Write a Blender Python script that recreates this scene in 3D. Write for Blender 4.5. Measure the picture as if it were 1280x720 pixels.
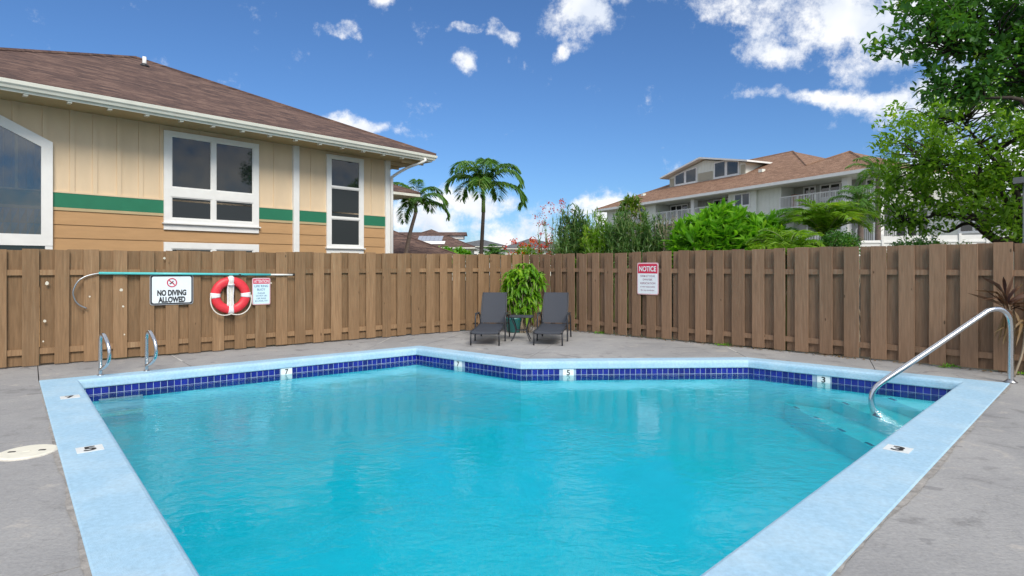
import bpy, math, random
import numpy as np
from mathutils import Vector, Matrix

for o in list(bpy.data.objects):
    bpy.data.objects.remove(o)
S = bpy.context.scene
C = S.collection
R = math.radians
random.seed(7)
rng = np.random.default_rng(11)

# ------------------------------------------------------------------ camera
cam = bpy.data.objects.new('camera', bpy.data.cameras.new('camera'))
C.objects.link(cam)
cam.location = (0, 0, 1.59)
cam.rotation_euler = (R(90), 0, 0)
cam.data.sensor_width = 36.0
cam.data.lens = 36.0 * 740 / 1280
cam.data.shift_y = -28 / 1280
cam.data.clip_start = 0.05
cam.data.clip_end = 8000
S.camera = cam

# ------------------------------------------------------------------ light
SUN_EL, SUN_AZ = 41.0, 160.0        # azimuth clockwise from +Y
sd = Vector((math.sin(R(SUN_AZ)) * math.cos(R(SUN_EL)), math.cos(R(SUN_AZ)) * math.cos(R(SUN_EL)), math.sin(R(SUN_EL))))
sun = bpy.data.objects.new('sun', bpy.data.lights.new('sun', 'SUN'))
C.objects.link(sun)
sun.data.energy = 2.5
sun.data.angle = R(24)
sun.data.color = (1.0, 0.93, 0.82)
sun.rotation_euler = (-sd).to_track_quat('-Z', 'Y').to_euler()

w = bpy.data.worlds.new('World')
S.world = w
w.cycles.sampling_method = 'NONE'
w.use_nodes = True
NT = w.node_tree
NT.nodes.clear()


class G:
    """tiny node-graph helper"""
    def __init__(s, nt):
        s.nt = nt

    def n(s, typ, props=None, **ins):
        nd = s.nt.nodes.new('ShaderNode' + typ)
        for k, v in (props or {}).items():
            setattr(nd, k, v)
        for k, v in ins.items():
            key = int(k[1:]) if k[0] == 'i' and k[1:].isdigit() else k.replace('_', ' ')
            sock = nd.inputs[key]
            if hasattr(v, 'is_linked') or hasattr(v, 'links'):
                s.nt.links.new(v, sock)
            else:
                sock.default_value = v
        return nd

    def m(s, op, a, b=0.0, c=0.0, clamp=False):
        return s.n('Math', dict(operation=op, use_clamp=clamp), i0=a, i1=b, i2=c).outputs[0]

    def vm(s, op, a, b):
        nd = s.n('VectorMath', dict(operation=op), i0=a, i1=b)
        return nd.outputs['Value'] if op in ('DOT_PRODUCT', 'LENGTH') else nd.outputs[0]

    def mr(s, v, a, b, c, d, smooth=False):
        return s.n('MapRange', dict(interpolation_type='SMOOTHSTEP' if smooth else 'LINEAR'), i0=v, i1=a, i2=b, i3=c, i4=d).outputs[0]

    def mix(s, f, a, b, blend='MIX'):
        nd = s.n('MixRGB', dict(blend_type=blend), Fac=f, Color1=a, Color2=b)
        return nd.outputs[0]

    def noise(s, vec, scale, detail=4, rough=0.5, dist=0.0):
        return s.n('TexNoise', None, Vector=vec, Scale=scale, Detail=detail, Roughness=rough, Distortion=dist)


g = G(NT)
tc = g.n('TexCoord').outputs['Generated']
sky = g.n('TexSky', dict(sky_type='NISHITA', sun_disc=False, sun_elevation=R(SUN_EL), sun_rotation=R(SUN_AZ),
                         altitude=300, air_density=1.0, dust_density=0.8, ozone_density=4.0)).outputs[0]
sky = g.mix(1.0, sky, (0.60, 0.83, 1.07, 1), 'MULTIPLY')
warp = g.noise(tc, 9.0, 3, 0.55).outputs['Color']
d = g.vm('ADD', tc, g.vm('MULTIPLY', g.vm('SUBTRACT', warp, (0.5, 0.5, 0.5)), (0.15, 0.15, 0.10)))
fbm = g.noise(tc, 17.0, 7, 0.70).outputs[0]
# clouds of the sky in view: (azimuth deg, elevation deg, half width, half height, weight)
CLOUDS = [(30, 20, 7.5, 3.6, 1.0), (24, 18.2, 3.6, 1.8, 1.0), (34.5, 17.0, 5, 1.8, 1.0), (34, 22, 8, 4, 1.0), (21.5, 22.5, 4.2, 1.2, .5),
          (28.5, 13.6, 5.2, 0.8, .7), (31.3, 13.0, 2.4, 1.1, .9), (7.3, 22.8, 3.4, 1.9, 1.0), (5.6, 20.3, 1.2, 1.1, .9), (9.6, 24.2, 4, 1.3, .9),
          (-10.9, 23.6, 2.4, .7, .8), (-6.1, 19.2, 1.5, .8, .6), (-1.2, 21.6, 1.6, .9, .5), (-4.2, 21.2, 1.4, .5, .4),
          (-16.6, 20.6, 1.4, .7, .36), (-15.1, 12.3, 3.4, .7, .9), (-17.1, 12.7, 1.6, .6, .8),
          (-3.8, 5.9, 5.0, 1.4, .9), (-9.2, 3.9, 5, 2.6, 1.0), (7.2, 5.9, 2.8, 1.2, .9),
          (10.4, 5.2, 3.4, 1.7, .95), (0, 2.6, 17, 2.0, .52), (37.5, 12.5, 4.5, 2.6, .9), (39.5, 7.5, 5, 3, .9), (44, 15, 6, 6, .9)]
sx = g.n('SeparateXYZ', None, Vector=tc).outputs
sw = g.n('SeparateXYZ', None, Vector=d).outputs
yy = g.m('MAXIMUM', sw[1], 0.05)
flat = g.n('CombineXYZ', None, X=g.m('DIVIDE', sw[0], yy), Y=g.m('DIVIDE', sw[2], yy), Z=0.0).outputs[0]
best = None
for az, el, rx, ry, wt in CLOUDS:
    cx, cy = math.tan(R(az)), math.tan(R(el)) / math.cos(R(az))
    ix, iy = math.cos(R(az)) ** 2 / math.tan(R(rx)), math.cos(R(az)) / math.tan(R(ry))
    ln = g.n('VectorMath', dict(operation='MULTIPLY_ADD'), i0=flat, i1=(ix, iy, 0), i2=(-cx * ix, -cy * iy, 0)).outputs[0]
    val = g.m('SUBTRACT', 1.1, g.vm('LENGTH', ln, (0, 0, 0)))
    if wt < 1:
        val = g.m('MINIMUM', val, wt * 0.85 - 0.12)
    best = val if best is None else g.m('MAXIMUM', best, val)
best = g.m('MAXIMUM', best, -0.78)
# the rest of the sky: broken cumulus of the same kind
low = g.noise(g.vm('MULTIPLY', tc, (1, 1, 1.6)), 2.4, 3, 0.5).outputs[0]
rest = g.m('MULTIPLY', g.m('SUBTRACT', low, 0.41), 3.6)
outer = g.m('MAXIMUM', g.mr(sx[2], 0.41, 0.50, 0, 1, True), g.mr(sx[1], 0.70, 0.50, 0, 1, True))
rest = g.m('SUBTRACT', g.m('MULTIPLY', g.m('ADD', rest, 0.6), outer), 0.6)
best = g.m('MAXIMUM', best, rest)
dens = g.m('ADD', best, g.m('MULTIPLY', g.m('SUBTRACT', fbm, 0.51), 3.6))
mask = g.mr(dens, -0.30, 0.85, 0, 1, True)
mask = g.m('MULTIPLY', mask, g.mr(sx[2], -0.02, 0.02, 0, 1))
shade = g.mr(g.noise(g.vm('ADD', tc, (0.0, 0.0, 0.02)), 11.0, 3, 0.6).outputs[0], 0.36, 0.62, 0, 1)
ccol = g.mix(shade, (0.70, 0.76, 0.86, 1), (1.0, 1.0, 1.0, 1))
bg1 = g.n('Background', None, Color=sky, Strength=0.09)
bg2 = g.n('Background', None, Color=ccol, Strength=0.84)
mx = g.n('MixShader', None, i0=mask, i1=bg1.outputs[0], i2=bg2.outputs[0])
g.nt.links.new(mx.outputs[0], g.n('OutputWorld').inputs[0])

S.view_settings.view_transform = 'Standard'
S.view_settings.look = 'None'
S.view_settings.exposure = 0.45
S.view_settings.gamma = 1.0
S.render.engine = 'CYCLES'
S.cycles.transparent_max_bounces = 24
S.cycles.max_bounces = 8
S.cycles.volume_bounces = 6
S.cycles.diffuse_bounces = 3
S.cycles.glossy_bounces = 3
S.cycles.use_denoising = True
S.cycles.use_adaptive_sampling = True
S.cycles.adaptive_threshold = 0.02


# ------------------------------------------------------------------ materials
MATS = {}


def hexc(c):
    return (c[0], c[1], c[2], 1)


def mat(name, col, rough=0.6, var=0.12, vscale=4.0, stretch=(1, 1, 1), col2=None, c2scale=1.0, c2lo=.5, c2hi=.7, bump=0.0, bscale=60.0, bdist=.01,
        metal=0.0, orand=0.0, spec=0.5, local=False, emit=None, knots=False):
    m = bpy.data.materials.new(name)
    m.use_nodes = True
    nt = m.node_tree
    nt.nodes.clear()
    q = G(nt)
    pos = q.n('TexCoord').outputs['Object'] if local else q.n('NewGeometry').outputs['Position']
    st = q.vm('MULTIPLY', pos, stretch)
    n1 = q.noise(st, vscale, 3, 0.6).outputs[0]
    f = q.mr(n1, 0.25, 0.75, 1 - var, 1 + var)
    base = hexc(col)
    if col2 is not None:
        n2 = q.noise(st, c2scale, 4, 0.6).outputs[0]
        base = q.mix(q.mr(n2, c2lo, c2hi, 0, 1, True), hexc(col), hexc(col2))
    if orand:
        orr = q.n('ObjectInfo').outputs['Random']
        f = q.m('MULTIPLY', f, q.mr(orr, 0, 1, 1 - orand, 1 + orand))
    cmb = q.n('CombineXYZ', None, X=f, Y=f, Z=f).outputs[0]
    colr = q.mix(1.0, base, cmb, 'MULTIPLY')
    b = q.n('BsdfPrincipled', None, Base_Color=colr, Roughness=rough, Metallic=metal)
    b.inputs['Specular IOR Level'].default_value = spec
    if emit:
        b.inputs['Emission Color'].default_value = hexc(col)
        b.inputs['Emission Strength'].default_value = emit
    if knots:
        vo = q.n('TexVoronoi', None, Vector=q.vm('MULTIPLY', pos, (5.5, 5.5, 2.2)), Scale=1.0)
        kn = q.mr(q.m('ADD', vo.outputs['Distance'], q.m('MULTIPLY', n1, .06)), 0.075, 0.115, 0.75, 0.0, True)
        colr = q.mix(kn, colr, (0.05, 0.03, 0.018, 1))
        nt.links.new(colr, b.inputs['Base Color'])
    if bump:
        bn = q.noise(st, bscale, 2, 0.6).outputs[0]
        bp = q.n('Bump', None, Strength=bump, Distance=bdist, Height=bn)
        nt.links.new(bp.outputs[0], b.inputs['Normal'])
    o = q.n('OutputMaterial')
    nt.links.new(b.outputs[0], o.inputs[0])
    MATS[name] = m
    return m


def leafmat(name, c1, c2, c3=None, trans=0.3, rough=0.42):
    m = bpy.data.materials.new(name)
    m.use_nodes = True
    nt = m.node_tree
    nt.nodes.clear()
    q = G(nt)
    rnd = q.n('NewGeometry').outputs['Random Per Island']
    pos = q.n('NewGeometry').outputs['Position']
    n1 = q.noise(pos, 1.6, 1, 0.5).outputs[0]
    f = q.m('ADD', q.m('MULTIPLY', rnd, 0.6), q.mr(n1, 0.3, 0.7, -0.05, 0.45))
    col = q.mix(q.mr(f, 0.1, 0.85, 0, 1), hexc(c1), hexc(c2))
    if c3:
        col = q.mix(q.mr(f, 0.86, 0.98, 0, 1), col, hexc(c3))
    b = q.n('BsdfPrincipled', None, Base_Color=col, Roughness=rough)
    b.inputs['Specular IOR Level'].default_value = 0.4
    t = q.n('BsdfTranslucent', None, Color=q.mix(1.0, col, (1.5, 1.6, 0.6, 1), 'MULTIPLY'))
    mx = q.n('MixShader', None, i0=trans, i1=b.outputs[0], i2=t.outputs[0])
    nt.links.new(mx.outputs[0], q.n('OutputMaterial').inputs[0])
    MATS[name] = m
    return m


def shingle(name, c1, c2, c3):
    m = bpy.data.materials.new(name)
    m.use_nodes = True
    nt = m.node_tree
    nt.nodes.clear()
    q = G(nt)
    s = q.n('SeparateXYZ', None, Vector=q.n('TexCoord').outputs['Object']).outputs
    vec = q.n('CombineXYZ', None, X=q.m('ADD', s[0], s[1]), Y=q.m('MULTIPLY', s[2], 2.55), Z=0.0).outputs[0]
    bt = q.n('TexBrick', dict(offset=0.37), Vector=vec, Color1=(0, 0, 0, 1), Color2=(1, 1, 1, 1), Mortar=(0, 0, 0, 1), Scale=1.0)
    bt.inputs['Brick Width'].default_value = 0.38
    bt.inputs['Row Height'].default_value = 0.17
    bt.inputs['Mortar Size'].default_value = 0.006
    n1 = q.noise(q.vm('MULTIPLY', vec, (4.0, 7.0, 1)), 1.6, 4, 0.75).outputs[0]
    f = q.m('ADD', q.m('MULTIPLY', bt.outputs['Color'], 0.45), q.mr(n1, 0.3, 0.7, 0, 0.6))
    col = q.mix(q.mr(f, 0.05, 0.5, 0, 1), hexc(c1), hexc(c2))
    col = q.mix(q.mr(f, 0.55, 0.95, 0, 1), col, hexc(c3))
    col = q.mix(q.m('MULTIPLY', bt.outputs['Fac'], 0.6), col, (0.03, 0.025, 0.025, 1))
    fr = q.m('FRACT', q.m('DIVIDE', q.m('MULTIPLY', s[2], 2.55), 0.17))
    bp = q.n('Bump', None, Strength=0.6, Distance=0.02, Height=q.m('ADD', q.m('MULTIPLY', fr, -1.0), q.m('MULTIPLY', n1, .6)))
    b = q.n('BsdfPrincipled', None, Base_Color=col, Roughness=0.95)
    b.inputs['Specular IOR Level'].default_value = 0.15
    nt.links.new(bp.outputs[0], b.inputs['Normal'])
    nt.links.new(b.outputs[0], q.n('OutputMaterial').inputs[0])
    MATS[name] = m
    return m


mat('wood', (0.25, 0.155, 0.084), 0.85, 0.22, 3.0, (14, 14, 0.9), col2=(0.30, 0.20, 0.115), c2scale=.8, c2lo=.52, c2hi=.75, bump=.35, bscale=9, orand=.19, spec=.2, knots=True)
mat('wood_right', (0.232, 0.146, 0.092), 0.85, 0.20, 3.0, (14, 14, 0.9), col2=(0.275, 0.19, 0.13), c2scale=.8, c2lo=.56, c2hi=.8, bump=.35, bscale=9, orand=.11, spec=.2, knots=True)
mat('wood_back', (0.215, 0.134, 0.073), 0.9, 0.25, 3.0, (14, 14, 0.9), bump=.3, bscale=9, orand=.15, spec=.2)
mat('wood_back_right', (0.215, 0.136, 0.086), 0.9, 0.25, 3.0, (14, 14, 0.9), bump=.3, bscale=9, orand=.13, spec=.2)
mat('soil', (0.09, 0.075, 0.05), 0.95, 0.4, 3, col2=(0.06, 0.10, 0.03), c2scale=.6, bump=.5, bscale=20)
mat('coping_paint', (0.35, 0.545, 0.69), 0.75, 0.11, 30, col2=(0.41, 0.585, 0.705), c2scale=2.2, c2lo=.40, c2hi=.66, bump=.5, bscale=140, bdist=.006, spec=.25)
mat('grout', (0.33, 0.42, 0.54), 0.8, 0.1, 20)
mat('tile_blue', (0.007, 0.013, 0.21), 0.12, 0.2, 6, orand=.3, spec=.6)
mat('marker_white', (0.78, 0.82, 0.82), 0.3, 0.05, 20)
mat('black_paint', (0.015, 0.015, 0.018), 0.5, 0.1)
mat('steel', (0.62, 0.63, 0.64), 0.2, 0.08, 20, metal=1.0)
mat('steel_dull', (0.42, 0.43, 0.44), 0.34, 0.1, 20, metal=1.0)
mat('white_plastic', (0.78, 0.78, 0.74), 0.45, 0.06, 12)
mat('cream_lid', (0.78, 0.75, 0.63), 0.5, 0.08, 10)
mat('dark_metal', (0.028, 0.03, 0.036), 0.42, 0.15, 20)
mat('sling', (0.036, 0.042, 0.056), 0.7, 0.25, 120, bump=.4, bscale=200, bdist=.004)
mat('teal_pot', (0.02, 0.13, 0.13), 0.35, 0.15, 8)
mat('ring_red', (0.72, 0.035, 0.05), 0.45, 0.15, 12, bump=.1, bscale=30)
mat('rope', (0.72, 0.68, 0.60), 0.9, 0.15, 40, bump=.5, bscale=120)
mat('band_white', (0.78, 0.76, 0.76), 0.7, 0.1, 30)
mat('sign_white', (0.76, 0.82, 0.86), 0.35, 0.03, 10)
mat('sign_blue_white', (0.60, 0.78, 0.84), 0.35, 0.03, 10)
mat('sign_red', (0.60, 0.03, 0.08), 0.4, 0.05, 10)
mat('sign_pink', (0.68, 0.42, 0.45), 0.4, 0.05, 10)
mat('sign_text_blue', (0.05, 0.14, 0.28), 0.5, 0.05)
mat('sign_text_red', (0.30, 0.10, 0.17), 0.5, 0.05)
mat('sign_metal', (0.35, 0.36, 0.38), 0.4, 0.05)
mat('pole_teal', (0.10, 0.55, 0.55), 0.35, 0.08, 10)
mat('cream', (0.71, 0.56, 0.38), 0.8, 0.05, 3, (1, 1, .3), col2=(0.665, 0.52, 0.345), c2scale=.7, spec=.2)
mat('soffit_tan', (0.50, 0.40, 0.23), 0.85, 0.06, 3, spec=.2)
mat('siding_orange', (0.47, 0.285, 0.14), 0.8, 0.07, 2, (1, 1, 6), orand=.05, spec=.2)
mat('band_green', (0.025, 0.185, 0.10), 0.6, 0.06, 3, spec=.3)
mat('trim_white', (0.80, 0.80, 0.77), 0.6, 0.05, 4, spec=.3)
mat('gutter_white', (0.72, 0.72, 0.63), 0.5, 0.07, 3, spec=.3)
mat('glass_dark', (0.012, 0.016, 0.018), 0.03, 0.1, 2, spec=.8)
mat('screen_dark', (0.03, 0.035, 0.037), 0.35, 0.15, 60, spec=.5)
mat('blind_grey', (0.20, 0.25, 0.29), 0.8, 0.1, 3, orand=.12)
shingle('shingle_brown', (0.035, 0.029, 0.032), (0.135, 0.085, 0.070), (0.245, 0.160, 0.125))
shingle('shingle_red', (0.11, 0.065, 0.045), (0.27, 0.16, 0.105), (0.39, 0.255, 0.175))
shingle('shingle_grey', (0.08, 0.085, 0.09), (0.14, 0.145, 0.15), (0.18, 0.185, 0.19))
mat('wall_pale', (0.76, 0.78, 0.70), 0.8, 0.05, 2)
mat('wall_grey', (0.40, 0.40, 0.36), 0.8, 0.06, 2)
mat('louvre_tan', (0.46, 0.43, 0.33), 0.8, 0.1, 2, (1, 1, 14))
mat('cabinet_orange', (0.40, 0.14, 0.05), 0.6, 0.1)
mat('solar_blue', (0.30, 0.34, 0.42), 0.25, 0.1, 6, spec=.7)
mat('bark_grey', (0.13, 0.11, 0.09), 0.9, 0.3, 6, (1, 1, 4), bump=.6, bscale=14)
mat('bark_dark', (0.045, 0.035, 0.028), 0.9, 0.3, 6, bump=.6, bscale=20)
mat('bark_palm', (0.16, 0.12, 0.10), 0.9, 0.3, 4, (1, 1, 9), bump=.5, bscale=8)
mat('crownshaft', (0.16, 0.25, 0.07), 0.5, 0.1, 4)
mat('stem_green', (0.16, 0.22, 0.06), 0.6, 0.15, 8)
mat('stem_pale', (0.30, 0.24, 0.17), 0.8, 0.2, 8)
leafmat('leaf_dark', (0.035, 0.12, 0.024), (0.10, 0.25, 0.04), (0.26, 0.40, 0.045), .38)
leafmat('leaf_bright', (0.095, 0.22, 0.02), (0.25, 0.43, 0.045), (0.50, 0.62, 0.07), .46)
leafmat('leaf_lush', (0.085, 0.26, 0.016), (0.22, 0.47, 0.035), (0.42, 0.60, 0.06), .42)
leafmat('leaf_olive', (0.06, 0.14, 0.04), (0.14, 0.27, 0.08), (0.24, 0.36, 0.13), .34)
leafmat('leaf_yellowgreen', (0.08, 0.17, 0.02), (0.20, 0.30, 0.03), (0.34, 0.32, 0.05), .35)
leafmat('leaf_palm', (0.06, 0.16, 0.035), (0.15, 0.31, 0.065), (0.28, 0.40, 0.10), .4)
leafmat('leaf_areca', (0.13, 0.28, 0.025), (0.30, 0.47, 0.04), (0.52, 0.56, 0.07), .42)
leafmat('leaf_grey', (0.08, 0.13, 0.075), (0.17, 0.235, 0.13), (0.24, 0.30, 0.18), .26)
leafmat('leaf_pot', (0.09, 0.26, 0.016), (0.27, 0.46, 0.03), (0.55, 0.60, 0.06), .42)
leafmat('leaf_maroon', (0.05, 0.022, 0.02), (0.17, 0.085, 0.045), (0.22, 0.20, 0.05), .2)
leafmat('leaf_dry', (0.10, 0.06, 0.03), (0.26, 0.17, 0.08), (0.34, 0.26, 0.12), .15)
leafmat('petal_red', (0.55, 0.03, 0.03), (0.70, 0.10, 0.03), (0.75, 0.22, 0.04), .3)
leafmat('petal_pink', (0.55, 0.06, 0.10), (0.62, 0.15, 0.15), None, .3)


def concrete():
    m = bpy.data.materials.new('concrete')
    m.use_nodes = True
    nt = m.node_tree
    nt.nodes.clear()
    q = G(nt)
    pos = q.n('NewGeometry').outputs['Position']
    big = q.noise(pos, 0.55, 6, 0.6, 0.6).outputs[0]
    mid = q.noise(pos, 2.6, 7, 0.65, 0.4).outputs[0]
    fine = q.noise(pos, 45, 4, 0.6).outputs[0]
    brush = q.noise(q.vm('MULTIPLY', pos, (3, 9, 1)), 3.0, 5, 0.6, 1.2).outputs[0]
    col = q.mix(q.mr(big, 0.3, 0.7, 0, 1), (0.285, 0.283, 0.282, 1), (0.42, 0.41, 0.395, 1))
    col = q.mix(q.mr(mid, 0.54, 0.72, 0, 0.8, True), col, (0.20, 0.195, 0.19, 1))
    col = q.mix(q.mr(mid, 0.44, 0.30, 0, 0.8, True), col, (0.50, 0.46, 0.41, 1))
    blot = q.noise(pos, 1.1, 3, 0.5, 2.0).outputs[0]
    col = q.mix(q.mr(blot, 0.655, 0.675, 0, 0.5, True), col, (0.17, 0.165, 0.165, 1))
    col = q.mix(q.mr(brush, 0.35, 0.7, 0.0, 0.35), col, (0.24, 0.24, 0.245, 1))
    f = q.mr(fine, 0.25, 0.75, 0.86, 1.12)
    col = q.mix(1.0, col, q.n('CombineXYZ', None, X=f, Y=f, Z=f).outputs[0], 'MULTIPLY')
    # hairline cracks
    vo = q.n('TexVoronoi', dict(feature='DISTANCE_TO_EDGE'), Vector=q.vm('ADD', pos, q.vm('MULTIPLY', q.noise(pos, 2.0, 5, .7).outputs['Color'], (.7, .7, 0))), Scale=0.33)
    col = q.mix(q.mr(vo.outputs[0], 0.0, 0.004, 0.25, 0), col, (0.16, 0.155, 0.15, 1))
    bp = q.n('Bump', None, Strength=0.5, Distance=0.006, Height=q.m('ADD', fine, q.m('MULTIPLY', brush, 1.5)))
    b = q.n('BsdfPrincipled', None, Base_Color=col, Roughness=0.82)
    b.inputs['Specular IOR Level'].default_value = 0.25
    nt.links.new(bp.outputs[0], b.inputs['Normal'])
    nt.links.new(b.outputs[0], q.n('OutputMaterial').inputs[0])
    MATS['concrete'] = m


concrete()
mat('plaster', (0.20, 0.90, 0.96), 0.7, 0.05, 3)


def watermat():
    m = bpy.data.materials.new('water')
    m.use_nodes = True
    nt = m.node_tree
    nt.nodes.clear()
    q = G(nt)
    pos = q.n('NewGeometry').outputs['Position']
    n1 = q.noise(q.vm('MULTIPLY', pos, (1.0, 1.4, 1)), 5.5, 3, 0.5, 0.6).outputs[0]
    n2 = q.noise(q.vm('MULTIPLY', pos, (1.0, 1.6, 1)), 17.0, 3, 0.5, 0.4).outputs[0]
    patch = q.mr(q.noise(pos, 0.45, 3, 0.5).outputs[0], 0.42, 0.62, 0.18, 1.0, True)
    hgt = q.m('MULTIPLY', q.m('ADD', n1, q.m('MULTIPLY', n2, 0.22)), patch)
    bp = q.n('Bump', None, Strength=0.6, Distance=0.026, Height=hgt)
    fr = q.n('Fresnel', None, IOR=1.36, Normal=bp.outputs[0])
    gl = q.n('BsdfGlossy', None, Color=(1, 1, 1, 1), Roughness=0.015, Normal=bp.outputs[0])
    tr = q.n('BsdfTransparent', None, Color=(0.97, 1, 1, 1))
    mx = q.n('MixShader', None, i0=fr.outputs[0], i1=tr.outputs[0], i2=gl.outputs[0])
    va = q.n('AddShader', None, i0=q.n('VolumeAbsorption', None, Color=(0.0, 0.935, 0.967, 1), Density=1.2).outputs[0],
             i1=q.n('VolumeScatter', None, Color=(0.02, 0.985, 1.0, 1), Density=0.15).outputs[0])
    o = q.n('OutputMaterial')
    nt.links.new(mx.outputs[0], o.inputs[0])
    nt.links.new(va.outputs[0], o.inputs[1])
    MATS['water'] = m


watermat()


def glass_tint():
    m = bpy.data.materials.new('glass_tint')
    m.use_nodes = True
    nt = m.node_tree
    nt.nodes.clear()
    q = G(nt)
    fr_ = q.n('Fresnel', None, IOR=1.5)
    gl = q.n('BsdfGlossy', None, Color=(1, 1, 1, 1), Roughness=0.01)
    tr = q.n('BsdfTransparent', None, Color=(0.62, 0.68, 0.72, 1))
    mx = q.n('MixShader', None, i0=q.m('ADD', fr_.outputs[0], 0.06), i1=tr.outputs[0], i2=gl.outputs[0])
    nt.links.new(mx.outputs[0], q.n('OutputMaterial').inputs[0])
    MATS['glass_tint'] = m


glass_tint()


# ------------------------------------------------------------------ mesh helpers
class MB:
    def __init__(s):
        s.v, s.f, s.m = [], [], []

    def add(s, vs, fs, mi=0):
        k = len(s.v)
        s.v += [tuple(p) for p in vs]
        s.f += [tuple(i + k for i in f) for f in fs]
        s.m += [mi] * len(fs)
        return s

    def box(s, x0, x1, y0, y1, z0, z1, mi=0):
        vs = [(x0, y0, z0), (x1, y0, z0), (x1, y1, z0), (x0, y1, z0), (x0, y0, z1), (x1, y0, z1), (x1, y1, z1), (x0, y1, z1)]
        return s.add(vs, [(0, 3, 2, 1), (4, 5, 6, 7), (0, 1, 5, 4), (1, 2, 6, 5), (2, 3, 7, 6), (3, 0, 4, 7)], mi)

    def prism(s, poly, z0, z1, mi=0, plane='xy'):
        n = len(poly)

        def P(a, b, c):
            return (a, b, c) if plane == 'xy' else (a, c, b)
        vs = [P(p[0], p[1], z0) for p in poly] + [P(p[0], p[1], z1) for p in poly]
        fs = [tuple(range(n - 1, -1, -1)), tuple(range(n, 2 * n))] + [(i, (i + 1) % n, (i + 1) % n + n, i + n) for i in range(n)]
        return s.add(vs, fs, mi)

    def tube(s, pts, r, n=8, mi=0, closed=False):
        pts = [Vector(p) for p in pts]
        K = len(pts)
        if not isinstance(r, (list, tuple)):
            r = [r] * K
        vs, prev = [], None
        for i, p in enumerate(pts):
            if closed:
                t = pts[(i + 1) % K] - pts[i - 1]
            else:
                t = pts[min(i + 1, K - 1)] - pts[max(i - 1, 0)]
            t = t.normalized() if t.length > 1e-9 else Vector((0, 0, 1))
            if prev is None:
                up = Vector((0, 0, 1)) if abs(t.z) < 0.9 else Vector((1, 0, 0))
                a = t.cross(up).normalized()
            else:
                a = prev - t * prev.dot(t)
                a = a.normalized() if a.length > 1e-6 else t.orthogonal().normalized()
            prev = a
            b = t.cross(a)
            for j in range(n):
                th = 2 * math.pi * j / n
                vs.append(p + (a * math.cos(th) + b * math.sin(th)) * r[i])
        fs = []
        for i in range(K if closed else K - 1):
            i2 = (i + 1) % K
            for j in range(n):
                fs.append((i * n + j, i * n + (j + 1) % n, i2 * n + (j + 1) % n, i2 * n + j))
        if not closed:
            fs.append(tuple(range(n - 1, -1, -1)))
            fs.append(tuple((K - 1) * n + j for j in range(n)))
        return s.add(vs, fs, mi)

    def lathe(s, prof, n=24, c=(0, 0, 0), mi=0):
        vs, fs = [], []
        for r, z in prof:
            for j in range(n):
                th = 2 * math.pi * j / n
                vs.append((c[0] + r * math.cos(th), c[1] + r * math.sin(th), c[2] + z))
        for i in range(len(prof) - 1):
            for j in range(n):
                fs.append((i * n + j, i * n + (j + 1) % n, (i + 1) * n + (j + 1) % n, (i + 1) * n + j))
        fs.append(tuple(range(n - 1, -1, -1)))
        fs.append(tuple((len(prof) - 1) * n + j for j in range(n)))
        return s.add(vs, fs, mi)

    def mesh(s, name, mats, smooth=False):
        me = bpy.data.meshes.new(name)
        me.from_pydata(s.v, [], s.f)
        for m_ in ([mats] if isinstance(mats, str) else mats):
            me.materials.append(MATS[m_])
        if len(set(s.m)) > 1:
            me.polygons.foreach_set('material_index', s.m)
        if smooth:
            me.polygons.foreach_set('use_smooth', [True] * len(me.polygons))
        me.update()
        return me

    def build(s, name, mats, parent=None, smooth=False, loc=(0, 0, 0), rz=0.0):
        return obj(name, s.mesh(name, mats, smooth), parent, loc, rz)


def obj(name, data, parent=None, loc=(0, 0, 0), rz=0.0):
    o = bpy.data.objects.new(name, data)
    C.objects.link(o)
    o.parent = parent
    o.location = loc
    if rz:
        o.rotation_euler = (0, 0, rz)
    return o


def tag(o, label=None, cat=None, group=None, kind=None):
    for k, v in (('label', label), ('category', cat), ('group', group), ('kind', kind)):
        if v:
            o[k] = v
    return o


def empty(name, loc, rz=0.0, label=None, cat=None, group=None):
    return tag(obj(name, None, None, loc, rz), label, cat, group)


def copy_tree(o, parent=None):
    c = o.copy()
    C.objects.link(c)
    c.parent = parent
    for ch in [x for x in bpy.data.objects if x.parent == o]:
        copy_tree(ch, c)
    return c


def arc(c, r, a0, a1, n, ax=(1, 0, 0), ay=(0, 0, 1)):
    ax, ay, c = Vector(ax), Vector(ay), Vector(c)
    return [c + ax * (r * math.cos(R(a0 + (a1 - a0) * i / (n - 1)))) + ay * (r * math.sin(R(a0 + (a1 - a0) * i / (n - 1)))) for i in range(n)]


def smooth_path(pts, n=6):
    """Catmull-Rom through pts"""
    P = [Vector(p) for p in pts]
    P = [P[0] * 2 - P[1]] + P + [P[-1] * 2 - P[-2]]
    out = []
    for i in range(1, len(P) - 2):
        for k in range(n):
            t = k / n
            a, b, c, e = P[i - 1], P[i], P[i + 1], P[i + 2]
            out.append(0.5 * ((2 * b) + (c - a) * t + (2 * a - 5 * b + 4 * c - e) * t * t + (3 * b - a - 3 * c + e) * t ** 3))
    out.append(P[-2])
    return out


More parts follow.
